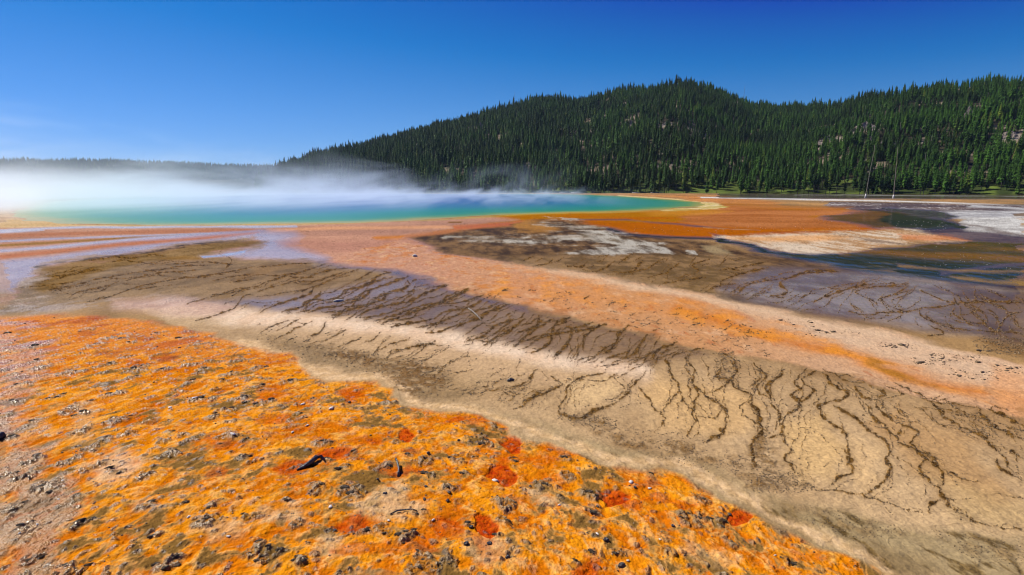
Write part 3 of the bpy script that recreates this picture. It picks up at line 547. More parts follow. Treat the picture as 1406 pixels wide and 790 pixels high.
vs(1054, 450, [[(90, 230), (60, 280), (10, 320), (0, 350), (30, 420), (50, 500), (70, 570)], [(200, 240), (160, 310), (180, 350), (130, 390), (190, 430), (100, 500), (90, 560), (75, 600), (0, 620)], [(210, 320), (250, 360), (190, 430)], [(270, 250), (200, 290)], [(310, 270), (360, 330), (440, 385), (350, 420), (280, 465), (350, 550), (430, 600), (440, 680), (455, 790)],
 [(360, 440), (480, 510), (560, 580), (640, 640), (665, 700), (640, 750), (670, 790)], [(480, 330), (540, 400), (600, 400), (640, 370), (560, 330)], [(530, 430), (560, 490), (640, 560), (730, 630), (800, 690), (870, 740), (830, 790)], [(600, 430), (660, 500), (720, 540), (730, 590), (700, 600)], [(740, 540), (820, 590), (780, 630), (800, 680), (900, 720), (950, 790)],
 [(900, 430), (950, 490), (1040, 550), (1150, 610), (1230, 660), (1300, 750), (1310, 790)], [(1170, 460), (1200, 520), (1290, 580), (1390, 630)], [(1220, 460), (1320, 510), (1400, 560)], [(1310, 690), (1400, 740)]], 1.9, .9, .35)
vs(1054, 450, [[(75, 600), (110, 690), (90, 730), (150, 790)], [(300, 240), (420, 300), (540, 320)], [(640, 330), (740, 380), (660, 390)], [(850, 400), (1000, 440), (1100, 490), (1180, 500)], [(700, 320), (900, 400), (1170, 460)]], 1.2, .8, .5)
vs(1054, 592, [[(90, 170), (150, 230), (150, 250)], [(430, 110), (465, 240), (390, 280), (330, 325)], [(640, 170), (670, 220), (640, 290), (550, 350), (520, 380)], [(870, 150), (950, 230), (950, 300), (920, 315)], [(860, 190), (850, 240), (910, 310), (1000, 430), (1030, 460)], [(950, 400), (880, 430), (890, 480)], [(1270, 170), (1310, 230), (1400, 290)]], 1.9, 1., .3)
vs(1054, 592, [[(680, 145), (780, 210), (860, 280)], [(960, 230), (1060, 280), (1160, 300)], [(1030, 460), (1150, 520), (1280, 550), (1400, 560)], [(1040, 440), (1100, 500), (1200, 540)], [(240, 340), (420, 350), (560, 390), (700, 430), (860, 470)]], 1.1, .7, .8)
# left plate cracks
vs(0, 300, [[(540, 290), (380, 315), (250, 330)], [(1140, 260), (980, 270), (850, 290), (700, 310), (560, 335), (500, 350)], [(500, 350), (350, 385), (260, 400)], [(1400, 270), (1200, 310), (1000, 335), (880, 355), (720, 395), (600, 440), (540, 455)], [(620, 365), (560, 385), (500, 400)], [(1400, 310), (1250, 330), (1150, 355)], [(1400, 390), (1190, 430), (1020, 480)], [(1400, 430), (1340, 430), (1290, 490), (1260, 510), (1170, 545), (1060, 575)], [(1080, 290), (850, 310), (690, 350)], [(400, 360), (200, 380), (100, 390)], [(1300, 260), (1120, 245), (900, 262)], [(1390, 340), (1260, 360)], [(860, 380), (740, 400)]], .95, .95, .25, .7)
# finer runnels following the big ones
SEGA = np.array(SEG)
def grow(seeds, area, w, dark, life, wob=1., branch=.3):
    for (x, y) in seeds:
        p = np.array([x, y], float); pts = [p.copy()]; L = random.uniform(*life); th_ = random.uniform(-.3, .3) * wob; k = 0
        while L > 0:
            d2 = (SEGA[:, 0] - p[0]) ** 2 + 2.5 * (SEGA[:, 1] - p[1]) ** 2; i = np.argsort(d2)[:5]; wt = 1 / (d2[i] + 30)
            v = np.array([(SEGA[i, 2] * wt).sum(), (SEGA[i, 3] * wt).sum()]); v /= max(np.hypot(*v), 1e-6)
            th_ = .8 * th_ + random.gauss(0, .28) * wob; c, s = math.cos(th_), math.sin(th_)
            p = p + 4.5 * np.array([v[0] * c - v[1] * s, (v[0] * s + v[1] * c) * (.85 if abs(v[0]) > .7 else 1)]); L -= 4.5
            if sdist(area, p[:1], p[1:])[0] < -3: break
            pts.append(p.copy())
        if len(pts) > 2: vein(pts, w * .78 * random.uniform(.7, 1.3), dark * random.uniform(.7, 1.1), branch)
def seeds_line(line, gap):
    q = catmull(line, 1.); q = q[::int(gap)]; return [(a + random.uniform(-gap, gap) * .4, b + random.uniform(0, 5)) for a, b in q]
def seeds_in(area, n):
    a = np.array(area); o = []
    while len(o) < n:
        x, y = random.uniform(a[:, 0].min(), a[:, 0].max()), random.uniform(a[:, 1].min(), a[:, 1].max())
        if sdist(area, np.array([x]), np.array([y]))[0] > 0: o.append((x, y))
    return o
A_band = [(270, 412), (352, 410), (440, 406), (480, 395), (515, 380), (560, 383), (620, 396), (660, 411), (704, 420), (740, 431), (790, 441), (850, 458), (905, 474), (960, 484), (980, 492), (900, 508), (860, 507), (760, 496), (700, 481), (620, 461), (570, 451), (500, 444), (420, 434), (352, 431)]
grow(seeds_line([(520, 380), (560, 385), (620, 397), (660, 412), (704, 421), (740, 432), (790, 442), (850, 459), (905, 475), (960, 485)], 11), A_band, 1.1, .9, (60, 170), .6, .3)
grow(seeds_in(A_band, 26), A_band, .9, .8, (40, 130), .6, .2)
A_low = [(340, 442), (480, 452), (620, 474), (760, 504), (890, 524), (850, 560), (760, 566), (640, 545), (560, 515), (440, 490)]
grow(seeds_in(A_low, 85), A_low, .8, .65, (20, 80), .8, .4)
A_fan = [(880, 478), (960, 486), (1054, 502), (1150, 522), (1250, 555), (1330, 568), (1406, 592), (1406, 730), (1250, 710), (1120, 668), (1000, 640), (880, 600), (800, 560), (790, 520)]
grow(seeds_line([(880, 478), (960, 487), (1054, 503), (1150, 523), (1250, 556), (1330, 569), (1406, 593)], 11), A_fan, .85, .72, (40, 150), .7, .35)
grow(seeds_in(A_fan, 30), A_fan, .85, .5, (30, 120), .8, .3)
A_pl = [(30, 385), (120, 360), (250, 340), (345, 332), (330, 357), (450, 362), (518, 375), (480, 397), (352, 410), (220, 405), (100, 415)]
grow(seeds_in(A_pl, 48), A_pl, .95, .85, (20, 110), .5, .2)
A_mid = [(670, 352), (760, 350), (1000, 345), (1090, 372), (1010, 403), (960, 404), (880, 391), (800, 375), (704, 363)]
grow(seeds_in(A_mid, 50), A_mid, 1.0, .95, (8, 38), .9, .4)
A_rt = [(975, 398), (1030, 378), (1060, 370), (1130, 369), (1230, 380), (1340, 394), (1406, 402), (1406, 468), (1300, 456), (1200, 444), (1130, 434), (1060, 420), (1000, 407)]
grow(seeds_in(A_rt, 70), A_rt, .9, .85, (20, 90), .7, .25)
# dead twiggy lines on the salmon river
for _ in range(330):
    x = random.uniform(640, 1060); f = (x - 640) / 420; y = 385 + f * 60 + random.uniform(-2, 62 - f * 14)
    if y > np.interp(x, [a for a, b in edge_lo], [b for a, b in edge_lo]) - 4: continue
    a = random.choice((-.35, -.5, .15, -.1)); l = random.uniform(3, 11)
    vein([(x, y), (x - l * .5, y - l * .5 * a), (x - l, y - l * a + random.uniform(-2, 2))], random.uniform(.6, 1.1), random.uniform(.25, .75), .6)

def blur(a, r):
    for ax in (0, 1):
        c = np.cumsum(np.pad(a, [(r + 1, r) if k == ax else (0, 0) for k in (0, 1)], mode='edge'), ax)
        a = (np.take(c, np.arange(2 * r + 1, c.shape[ax]), ax) - np.take(c, np.arange(0, c.shape[ax] - 2 * r - 1), ax)) / (2 * r + 1)
    return a
h1 = np.clip(blur(blur(VEIN, 2), 2) * 1.7, 0, 1); h2 = np.clip(blur(blur(VEIN, 8), 8) * 2.2, 0, 1)
notm = 1 - MAT
paint(h2 * .55 * notm * sstep(-.5, .4, nC + nB * .6), blend(S(120, 90, 52), S(146, 112, 70), sstep(-.4, .4, nC)))
paint(h1 * .75 * notm * sstep(-.55, .2, nD + nC * .5), blend(S(96, 68, 30), S(140, 104, 56), sstep(-.4, .4, nD)), rough=.5, bump=.6)
nE = fbm(X / .05, Y / .09, 57, 3, .7) * sstep(16, 8, Y) + fbm(X / .11, Y / .3, 58, 3, .7) * sstep(8, 16, Y)
vb = np.clip(VEIN * (1.8 + .9 * sstep(15, 22, Y)) * (.74 + .45 * nD + .5 * nE + .2 * nC), 0, 1) * (1 - .85 * MAT)
vcol = blend(S(52, 34, 14), S(130, 94, 46), sstep(-.4, .5, nD * .7 + nE * .7))
paint(sstep(.25, .72, vb) * .92, vcol, rough=.5, bump=.8, spec=.0)
# fields of loose brown granules
gran = [([(420, 478), (480, 482), (530, 496), (590, 502), (620, 524), (606, 545), (575, 548), (530, 520), (460, 495)], 1.), ([(840, 590), (890, 600), (950, 618), (985, 640), (975, 648), (900, 628), (840, 606), (815, 590)], .9), ([(1040, 600), (1060, 630), (1075, 660), (1060, 672), (1010, 655), (990, 640), (1030, 630)], .8), ([(1050, 655), (1090, 655), (1115, 672), (1080, 680), (1040, 675)], .8), ([(1000, 480), (1010, 500), (1012, 525), (985, 520), (985, 495)], .45), ([(770, 576), (830, 580), (850, 590), (790, 584)], .6), ([(345, 462), (420, 470), (500, 490), (470, 505), (400, 488)], .4), ([(1110, 700), (1180, 720), (1240, 735), (1180, 745), (1110, 720)], .4), ([(1280, 735), (1400, 755), (1406, 780), (1330, 770)], .45), ([(1360, 466), (1411, 474), (1411, 490), (1380, 486), (1340, 474)], .8)]
for q, a in gran:
    region(q, blend(S(66, 46, 24), S(140, 104, 60), sstep(-.35, .4, nD + nC * .5)), 9, alpha=a * sstep(-.45, .35, nD + nC * .5), rag=nC, ragamt=8, rough=.55, bump=1.)
    p = np.array(q); n = int(a * 1000)
    for _ in range(n):
        x, y = random.uniform(p[:, 0].min() - 6, p[:, 0].max() + 6), random.uniform(p[:, 1].min() - 4, p[:, 1].max() + 4)
        if sdist(q, np.array([x]), np.array([y]))[0] > -random.random() * 7: FRAG.append((x, y, 1.))
# olive blotches on the lower margin
bl = sstep(.08, .4, fbm(X / .16 + Y * 1.2, Y / .34, 121, 4, .6)) * sstep(0, 12, sdist([(640, 566), (800, 606), (900, 640), (1000, 664), (1080, 690), (1200, 715), (1411, 745), (1411, 806), (1220, 806), (1120, 735), (1000, 672), (840, 634), (700, 592)], PX, PY))
paint(bl * .85, blend(S(92, 70, 32), S(124, 98, 56), sstep(-.4, .4, nD)), rough=.45, bump=.8)

# --- spring outline and relief
pool = [(20, 295), (45, 301), (75, 304.5), (120, 307), (200, 308.5), (350, 307.5), (450, 306), (560, 302), (650, 297), (740, 293), (850, 290), (900, 288), (945, 284.5), (966, 281), (958, 278), (930, 275), (880, 271.5), (830, 268.5), (760, 266.8), (690, 266.2), (500, 266), (300, 267), (100, 275), (40, 285)]
pw = [tuple(float(v) for v in ground(a, b)) for a, b in catmull(pool + [pool[0]], 12)]
def pool_dist(x, y): return sdist(pw, x, y)
PD = np.full(X.shape, -99.); rsel = cy < 340
PD[rsel] = pool_dist(X[rsel] + 1.2 * perlin(X[rsel] / 5, Y[rsel] / 5, 131), Y[rsel] + 1.5 * perlin(X[rsel] / 6, Y[rsel] / 6, 132))
basin = sstep(-1.2, 1.2, PD)
C[:] = blend(C, S(168, 160, 78), sstep(-.3, 1.5, PD))

ridge = 1 - np.abs(m2) * 1.6
Z = Z0 + .010 * nC + .006 * nD * sstep(0, 30, 40 - Y)
Z += MAT * (.016 * m1 + .014 * m2 + .005 * m3) + isl * (.014 + .02 * np.clip(m3 + m2 * .6, -1, 1)) + isl2 * (.010 + .010 * m3) - HOLL * .018
Z += sstep(.3, .7, vb) * (.004 + .005 * nD + .002 * nE)
Z += .02 * sstep(8, 30, Y) * nB
Z = Z * (1 - basin) - .06 * basin
GRID = (GX, GY, Z)
rib = np.abs(((nB * 2.2 + nC * .8 + PY / 26.) % 1.) - .5); rl = sstep(.06, .0, rib) * (1 - MAT) * (1 - basin) * sstep(290, 330, PY) * sstep(-.2, .2, nC); C *= (1 - .22 * rl)[..., None]
Z += rl * .004
gr = nE + .7 * fbm(X / .5, Y / 2.4, 301, 3, .7) * sstep(14, 26, Y) + .6 * fbm(X / 2., Y / 9., 302, 3, .7) * sstep(40, 80, Y)
C *= (1 + np.clip(gr, -1.2, 1.2) * np.where(MAT > .5, .18, .24))[..., None]
pit = sstep(.52, .75, gr + .35 * nC) * (1 - basin); C *= (1 - .45 * pit)[..., None]
g = grid_mesh('ground', X, Y, Z, M_ground, np.clip(C, .003, .85), np.stack([ROUGH, BUMP * np.clip(14 / np.maximum(Y, 1), .12, 1.), SPEC], -1))
tag(g, kind='structure')
def gz(px, py):
    r = int(np.clip(np.searchsorted(cy, py), 0, len(cy) - 1)); c = int(np.clip(np.searchsorted(cx, px), 0, len(cx) - 1)); return float(Z[r, c])

te = mesh_obj('terrain', [(-9000, -3000, -.12), (9000, -3000, -.12), (9000, 12000, -.12), (-9000, 12000, -.12)], [(0, 1, 2, 3)], M_terr); tag(te, kind='structure')

# water of the spring
wx = np.concatenate([np.arange(-160, 1000, 3.)]); wy = np.concatenate([np.arange(264.6, 312, .5)])
WX, WY = np.meshgrid(wx, wy); wX, wY = ground(WX, WY); pdw = pool_dist(wX, wY)
dn = pdw + 7 * fbm(wX / 40, wY / 14, 143, 4, .6) * sstep(8, 50, pdw) + 1.0 * perlin(wX / 7, wY / 9, 141) + .8 * perlin(wX / 2.5, wY / 4, 142)
stops = [(-2, S(188, 172, 84)), (.6, S(170, 170, 74)), (2.2, S(104, 162, 92)), (5.5, S(48, 150, 116)), (13, S(22, 142, 140)), (24, S(14, 116, 158)), (45, S(18, 96, 172)), (90, S(28, 92, 176))]
wc = np.stack([np.interp(dn, [a for a, b in stops], [b[k] for a, b in stops]) for k in range(3)], -1)
wo = grid_mesh('spring_water', wX, wY, np.zeros_like(wX), M_water, wc, keep=pdw > -6); tag(wo, kind='structure')

# ------------------------------------------------------------------ hill and far ridge
def az_el(pts):
    o = []
    for a, b in pts:
        x, y, z = rays(a, b); o.append((math.atan2(x, y), z / math.hypot(x, y)))
    o = np.array(o); return o[:, 0], o[:, 1]
sil = [(300, 262), (352, 258), (372, 240), (384, 224), (420, 212), (450, 205), (520, 188), (600, 165), (650, 152), (700, 140), (740, 131), (800, 130), (850, 118), (900, 109), (940, 105), (975, 113), (1000, 125), (1030, 136), (1070, 141), (1110, 141), (1150, 136), (1180, 126), (1210, 119), (1250, 118), (1300, 111), (1340, 106), (1406, 105), (1500, 104), (1700, 120), (2000, 160)]
sa, se = az_el(sil)
ra = az_el([(300, 258), (400, 258), (600, 258), (800, 258), (940, 258), (1060, 258), (1180, 258), (1320, 258), (1500, 258), (2000, 258)])[0]
r1 = np.array([700, 690, 660, 640, 600, 680, 560, 540, 560, 700.]); R0 = 292.
TREE_H = 8.5
def hill_z(x, y):
    az = np.arctan2(x, y); r = np.hypot(x, y); Rr = np.interp(az, ra, r1); e = np.interp(az, sa, se)
    H = np.maximum(e * Rr + CAMH - TREE_H * .95 * sstep(0, .03, e), 0)
    s = (r - R0 - 6 * perlin(x / 40, y / 40, 151)) / (Rr - R0)
    z = H * np.where(s < 1, np.clip(s, 0, 1) ** .92, 1 - .55 * np.clip(s - 1, 0, 2))
    z = z + (5 * perlin(x / 90, y / 90, 152) + 2.5 * perlin(x / 32, y / 32, 153)) * sstep(0, .25, s) * sstep(0, 20, H) * sstep(1.25, .8, s)
    return np.maximum(z, 0) * sstep(0, .01, s) - .06 * (s <= 0)
ha = np.linspace(sa[0], sa[-1], 420); hr = np.concatenate([np.linspace(286, 760, 150), np.linspace(780, 1300, 14)])
HA, HR = np.meshgrid(ha, hr); hX, hY = HR * np.sin(HA), HR * np.cos(HA); hZ = hill_z(hX, hY)
hZ = hZ - .05
def hit_hill(px, py):
    a, b, c = (float(v) for v in rays(px, py)); n = math.hypot(a, b); rs = np.arange(288., 760, 1.5)
    zz = hill_z(a / n * rs, b / n * rs); k = np.nonzero(zz >= CAMH + c / n * rs)[0]
    r = rs[k[0]] if len(k) else rs[-1]
    x, y = a / n * r, b / n * r; return x, y, float(hill_z(np.array([x]), np.array([y]))[0])
outc = [(1188, 178, 26, 9, 'broad pale cliff band on the right hill above the two bleached poles'), (1196, 196, 12, 8, 'short pale cliff just below the broad cliff band'), (1138, 193, 16, 6, 'small pale rock ledge left of the broad cliff band'), (962, 188, 15, 5, 'grey rock ledge low on the middle of the peaked hill'), (905, 122, 20, 6, 'bare rocky crown just left of the highest peak'), (1012, 146, 12, 6, 'pale rock step on the right shoulder of the peak'), (1066, 150, 9, 5, 'lone pale rock in the saddle between the two hills'), (660, 176, 9, 8, 'brownish bare rock patch high on the left slope'), (1330, 160, 8, 12, 'tall pale rock face among pines at the far right'), (1385, 188, 14, 6, 'low rock shelf beside the leaning rust coloured snag'), (1228, 206, 6, 8, 'narrow pale rock right above the right bleached pole'), (915, 172, 8, 5, 'small dull rock under the bare crown of the peak'), (866, 171, 8, 5, 'small brown rock left of centre on the peaked slope')]
bare = []
for i, (a, b, ww, hh, lab) in enumerate(outc):
    x, y, z = hit_hill(a, b); d = math.hypot(x, y); W = ww / F * d; Hh = hh / F * d
    bare.append((x, y, W * .62 + 2, d)); rg = np.random.default_rng(i)
    vs_, fs = [], []; nu, nv = 22, 9
    for q in range(nv):
        for k in range(nu):
            t = k / nu * 2 * math.pi; e = q / (nv - 1)
            rad = (1 - e ** 2.2) * (1 + .3 * float(perlin(np.array([math.cos(t) * 1.7 + i * 9]), np.array([math.sin(t) * 1.7 + e * 2]), 5)[0])) + .02
            st = math.floor(e * 4) / 4 * .35 + e * .65
            vs_.append((W * .55 * rad * math.cos(t), W * .28 * rad * math.sin(t), -Hh * .4 + Hh * 1.25 * st + .5 * rg.normal()))
    for q in range(nv - 1):
        for k in range(nu): fs.append((q * nu + k, q * nu + (k + 1) % nu, (q + 1) * nu + (k + 1) % nu, (q + 1) * nu + k))
    fs.append(tuple(range((nv - 1) * nu, nv * nu)))
    o = mesh_obj('rock_outcrop', vs_, fs, M_rock, smooth=False); o.location = (x, y, z); o.rotation_euler[2] = -math.atan2(x, y)
    tag(o, lab, 'rock', 'rock outcrops on the wooded hills')
soil = np.empty(hX.shape + (3,)); nh = fbm(hX / 30, hY / 30, 161, 4)
soil[:] = blend((.016, .02, .008), (.06, .05, .03), sstep(-.2, .5, nh)); soil[:] = blend(soil, (.16, .13, .09), sstep(.24, .38, fbm(hX / 26, hY / 20, 201, 3)))
soil[:] = blend(soil, (.22, .19, .155), sstep(.32, .55, fbm(hX / 22, hY / 12, 171, 4)))
px_h = project(hX, hY, 0)[0]
soil[:] = blend(soil, (.03, .045, .010), sstep(315, 300, HR))  # verge soil darkened to stand for shade beneath the front pines
soil[:] = blend(soil, (.085, .12, .02), sstep(325, 300, HR) * sstep(.0, .4, fbm(hX / 9, hY / 6, 165, 3) + .8 * np.exp(-((px_h - 985) / 45) ** 2)))
for x, y, rad, d in bare: soil[:] = blend(soil, (.26, .225, .185), sstep(rad * 1.3, rad * .6, np.hypot(hX - x, hY - y)))
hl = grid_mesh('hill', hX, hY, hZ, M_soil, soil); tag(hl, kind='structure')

rs_ = [(-400, 214), (-200, 216), (0, 217), (30, 217), (65, 219), (100, 217.5), (150, 217.5), (200, 220.5), (230, 220.5), (270, 223), (300, 225), (350, 225.5), (420, 227), (520, 234), (700, 250), (900, 258)]
fa, fe = az_el(rs_); RF = 2500.
def ridge_z(x, y):
    az = np.arctan2(x, y); r = np.hypot(x, y); s = np.clip((r - 1500) / (RF - 1500), 0, 1)
    z = np.maximum(np.interp(az, fa, fe) * RF + CAMH - 12, 0) * s ** .9
    return z + (6 * perlin(x / 130, y / 130, 181)) * sstep(0, .3, s) * sstep(1, .85, s) - .3
fA, fR = np.meshgrid(np.linspace(fa[0], fa[-1], 260), np.concatenate([np.linspace(1480, 2500, 60), np.linspace(2560, 3300, 5)]))
fX, fY = fR * np.sin(fA), fR * np.cos(fA); fZ = ridge_z(fX, fY); fs_ = np.empty(fX.shape + (3,)); fs_[:] = blend((.018, .03, .014), (.05, .05, .03), sstep(-.3, .5, fbm(fX / 80, fY / 80, 191, 4)))
fh = grid_mesh('far_hills', fX, fY, fZ, M_soil, fs_); tag(fh, kind='structure')

# ------------------------------------------------------------------ pines
def crown_mesh(seed, h, r, z0, droop=.35, levels=24):
    rg = random.Random(seed); V, Fc = [], []
    for l in range(levels):
        e = (l + rg.random() * .6) / levels; z = z0 + (h - z0) * e
        R_ = r * ((1 - e) ** .75 * min(1, .45 + e * 3.5)) * rg.uniform(.75, 1.2) + .05
        n = rg.randint(6, 8) if e < .85 else 4; a0 = rg.random() * 7
        for k in range(n):
            if rg.random() < .1: continue
            a = a0 + k * 2 * math.pi / n + rg.uniform(-.25, .25); L = R_ * rg.uniform(.6, 1.2); c, s = math.cos(a), math.sin(a)
            wd = L * rg.uniform(.3, .48); tip = z - L * droop * rg.uniform(.3, 1.3); mid = z + L * .05; b = len(V); th_ = (h / levels) * rg.uniform(.5, .9)
            V += [(0, 0, z + .12), (c * L * .55 - s * wd, s * L * .55 + c * wd, mid - th_ * .5), (c * L * .55 + s * wd, s * L * .55 - c * wd, mid - th_ * .5), (c * L, s * L, tip), (c * L * .5, s * L * .5, mid + th_ * .35), (c * L * .45, s * L * .45, mid - th_)]
            Fc += [(b, b + 1, b + 4), (b, b + 4, b + 2), (b + 4, b + 1, b + 3), (b + 4, b + 3, b + 2), (b, b + 5, b + 3)]
    b = len(V); V += [(.08, 0, h - .6), (-.05, .07, h - .6), (-.05, -.07, h - .6), (0, 0, h + .35)]; Fc += [(b, b + 1, b + 3), (b + 1, b + 2, b + 3), (b + 2, b, b + 3)]
    return V, Fc
def tube(path, radii, n=7):
    V, Fc = [], []
    for i, (p, r) in enumerate(zip(path, radii)):
        p = Vector(p); d = (Vector(path[min(i + 1, len(path) - 1)]) - Vector(path[max(i - 1, 0)])).normalized()
        a = d.orthogonal().normalized(); b = d.cross(a)
        if i and (a.dot(pa) < 0): a, b = -a, -b
        pa = a
        for k in range(n):
            t = 2 * math.pi * k / n; V.append(tuple(p + (a * math.cos(t) + b * math.sin(t)) * r))
    for i in range(len(path) - 1):
        for k in range(n): Fc.append((i * n + k, i * n + (k + 1) % n, (i + 1) * n + (k + 1) % n, (i + 1) * n + k))
    Fc.append(tuple(range(n))[::-1]); Fc.append(tuple(range((len(path) - 1) * n, len(path) * n)))
    return V, Fc
crowns, trunks = [], []
for i in range(7):
    h = [11, 12.5, 9.5, 13, 10.5, 12, 8][i]; z0 = [1.6, 3.0, 1.2, 4.5, 2.2, 1.4, .6][i]
    V, Fc = crown_mesh(40 + i, h, [1.85, 1.75, 1.8, 1.6, 1.7, 2.0, 1.75][i], z0)
    c = mesh_obj('crown', V, Fc, M_needle, smooth=False, link=False); crowns.append(c.data); bpy.data.objects.remove(c)
    rg = random.Random(i); V, Fc = tube([(0, 0, -.5), (.03, .02, h * .3), (.05, -.03, h * .65), (0, 0, h * .97)], [.17, .14, .08, .02])
    for q in range(9):
        zz = rg.uniform(.6, z0 + 1.5); a = rg.random() * 6.3; v2, f2 = tube([(0, 0, zz), (math.cos(a) * .8, math.sin(a) * .8, zz - .15)], [.03, .01], 3); b = len(V); V = V + v2; Fc = Fc + [tuple(x + b for x in f) for f in f2]
    t = mesh_obj('trunk', V, Fc, M_bark, link=False); trunks.append(t.data); bpy.data.objects.remove(t)

LAB = ['slim dark green lodgepole pine standing in the front row at the foot of the hill', 'tall lodgepole pine with a bare lower trunk in the front row below the hill', 'short bushy young pine at the grassy foot of the wooded hill']
front = []; protos = []
az0, az1 = az_el([(560, 262)])[0][0], az_el([(1404, 262)])[0][0]
n = 0; tries = 0; taken = []
while n < 285 and tries < 9000:
    tries += 1
    az = random.uniform(az0, az1); r = R0 - 2 + 13 * random.random() ** 1.4 + 6 * float(perlin(np.array([az * 40]), np.array([.5]), 3)[0])
    x, y = r * math.sin(az), r * math.cos(az); ppx = project(x, y, 0)[0]
    if any((x - a) ** 2 + (y - b) ** 2 < 2.0 for a, b in taken): continue
    if 955 < ppx < 1010 and r < R0 + 9 and random.random() < .7: continue
    taken.append((x, y)); i = random.choice((0, 1, 2, 3, 4, 5, 6, 1, 3, 4)); s = random.uniform(.5, .92)
    t = empty('pine_tree', (x, y, max(float(hill_z(np.array([x]), np.array([y]))[0]), 0) - .05), random.random() * 6.28); t.scale = (s, s, s)
    k = 1 if i in (1, 3) else 2 if i == 6 else 0
    tag(t, LAB[k], 'pine tree', ['front row pines', 'bare trunked front row pines', 'young pines at the foot of the hill'][k])
    c = bpy.data.objects.new('crown', crowns[i]); c.parent = t; COL.objects.link(c)
    q = bpy.data.objects.new('trunk', trunks[i]); q.parent = t; COL.objects.link(q)
    if all(p[0] != i for p in protos): protos.append((i, c, q))
    n += 1
protos.sort(key=lambda p: p[0])

def forest(name, P, rot, scl, label, kind='stuff'):
    me = bpy.data.meshes.new(name); me.vertices.add(len(P)); me.vertices.foreach_set('co', P.astype(np.float32).ravel())
    for nm, a in (('rot', rot), ('scl', scl)):
        at = me.attributes.new(nm, 'FLOAT', 'POINT'); at.data.foreach_set('value', a.astype(np.float32))
    o = bpy.data.objects.new(name, me); COL.objects.link(o)
    t = bpy.data.node_groups.new(name, 'GeometryNodeTree'); t.interface.new_socket('Geometry', in_out='INPUT', socket_type='NodeSocketGeometry'); t.interface.new_socket('Geometry', in_out='OUTPUT', socket_type='NodeSocketGeometry')
    N = t.nodes.new; gi, go = N('NodeGroupInput'), N('NodeGroupOutput'); L = t.links.new
    both = N('GeometryNodeJoinGeometry')
    for i, c, q in reversed(protos):
        j = N('GeometryNodeJoinGeometry')
        for ob in (c, q):
            oi = N('GeometryNodeObjectInfo'); oi.transform_space = 'ORIGINAL'; oi.inputs['Object'].default_value = ob; L(oi.outputs['Geometry'], j.inputs[0])
        ti = N('GeometryNodeGeometryToInstance'); L(j.outputs[0], ti.inputs[0]); L(ti.outputs[0], both.inputs[0])
    ip = N('GeometryNodeInstanceOnPoints'); ip.inputs['Pick Instance'].default_value = True
    L(gi.outputs[0], ip.inputs['Points']); L(both.outputs[0], ip.inputs['Instance'])
    ri = N('FunctionNodeRandomValue'); ri.data_type = 'INT'; ri.inputs[4].default_value = 0; ri.inputs[5].default_value = len(protos) - 1
    L(ri.outputs[2], ip.inputs['Instance Index'])
    a1 = N('GeometryNodeInputNamedAttribute'); a1.data_type = 'FLOAT'; a1.inputs[0].default_value = 'rot'; cmb = N('ShaderNodeCombineXYZ'); L(a1.outputs[0], cmb.inputs[2]); L(cmb.outputs[0], ip.inputs['Rotation'])
    a2 = N('GeometryNodeInputNamedAttribute'); a2.data_type = 'FLOAT'; a2.inputs[0].default_value = 'scl'; L(a2.outputs[0], ip.inputs['Scale'])
    L(ip.outputs[0], go.inputs[0])
    md = o.modifiers.new('trees', 'NODES'); md.node_group = t
    tag(o, label, 'forest', kind=kind); return o
NF = 42000
az = rng.uniform(az_el([(352, 258)])[0][0], az_el([(1560, 258)])[0][0], NF); r = np.sqrt(rng.uniform((R0 + 7) ** 2, 735. ** 2, NF))
x, y = r * np.sin(az), r * np.cos(az); z = hill_z(x, y); ok = (z > .3)
ok &= ~((fbm(x / 26, y / 20, 201, 3) > .27) & (rng.random(NF) < .85))
for bx, by, br, bd in bare:
    ux, uy = bx / bd, by / bd; along = (x - bx) * ux + (y - by) * uy; ac = np.abs((x - bx) * uy - (y - by) * ux)
    ok &= ~((ac < br) & (along > -br * 1.0 - 9) & (along < br * .5)) | (rng.random(NF) < .12)
P = np.stack([x, y, z - .2], -1)[ok]; cl = 1 + .45 * fbm(P[:, 0] / 28, P[:, 1] / 28, 211, 3)
forest('forest', P, rng.uniform(0, 6.28, len(P)), (.36 + .58 * rng.random(len(P)) ** .9) * cl * .93, 'dense dark green pine forest covering the two hills behind the spring')
NR = 9000
az = rng.uniform(fa[1], az_el([(430, 258)])[0][0], NR); r = np.sqrt(rng.uniform(1700. ** 2, 2540. ** 2, NR)); x, y = r * np.sin(az), r * np.cos(az)
P = np.stack([x, y, ridge_z(x, y) - .5], -1)
forest('distant_forest', P, rng.uniform(0, 6.28, NR), rng.uniform(.8, 1.6, NR), 'far bluish ridge of forest seen beyond the steam')

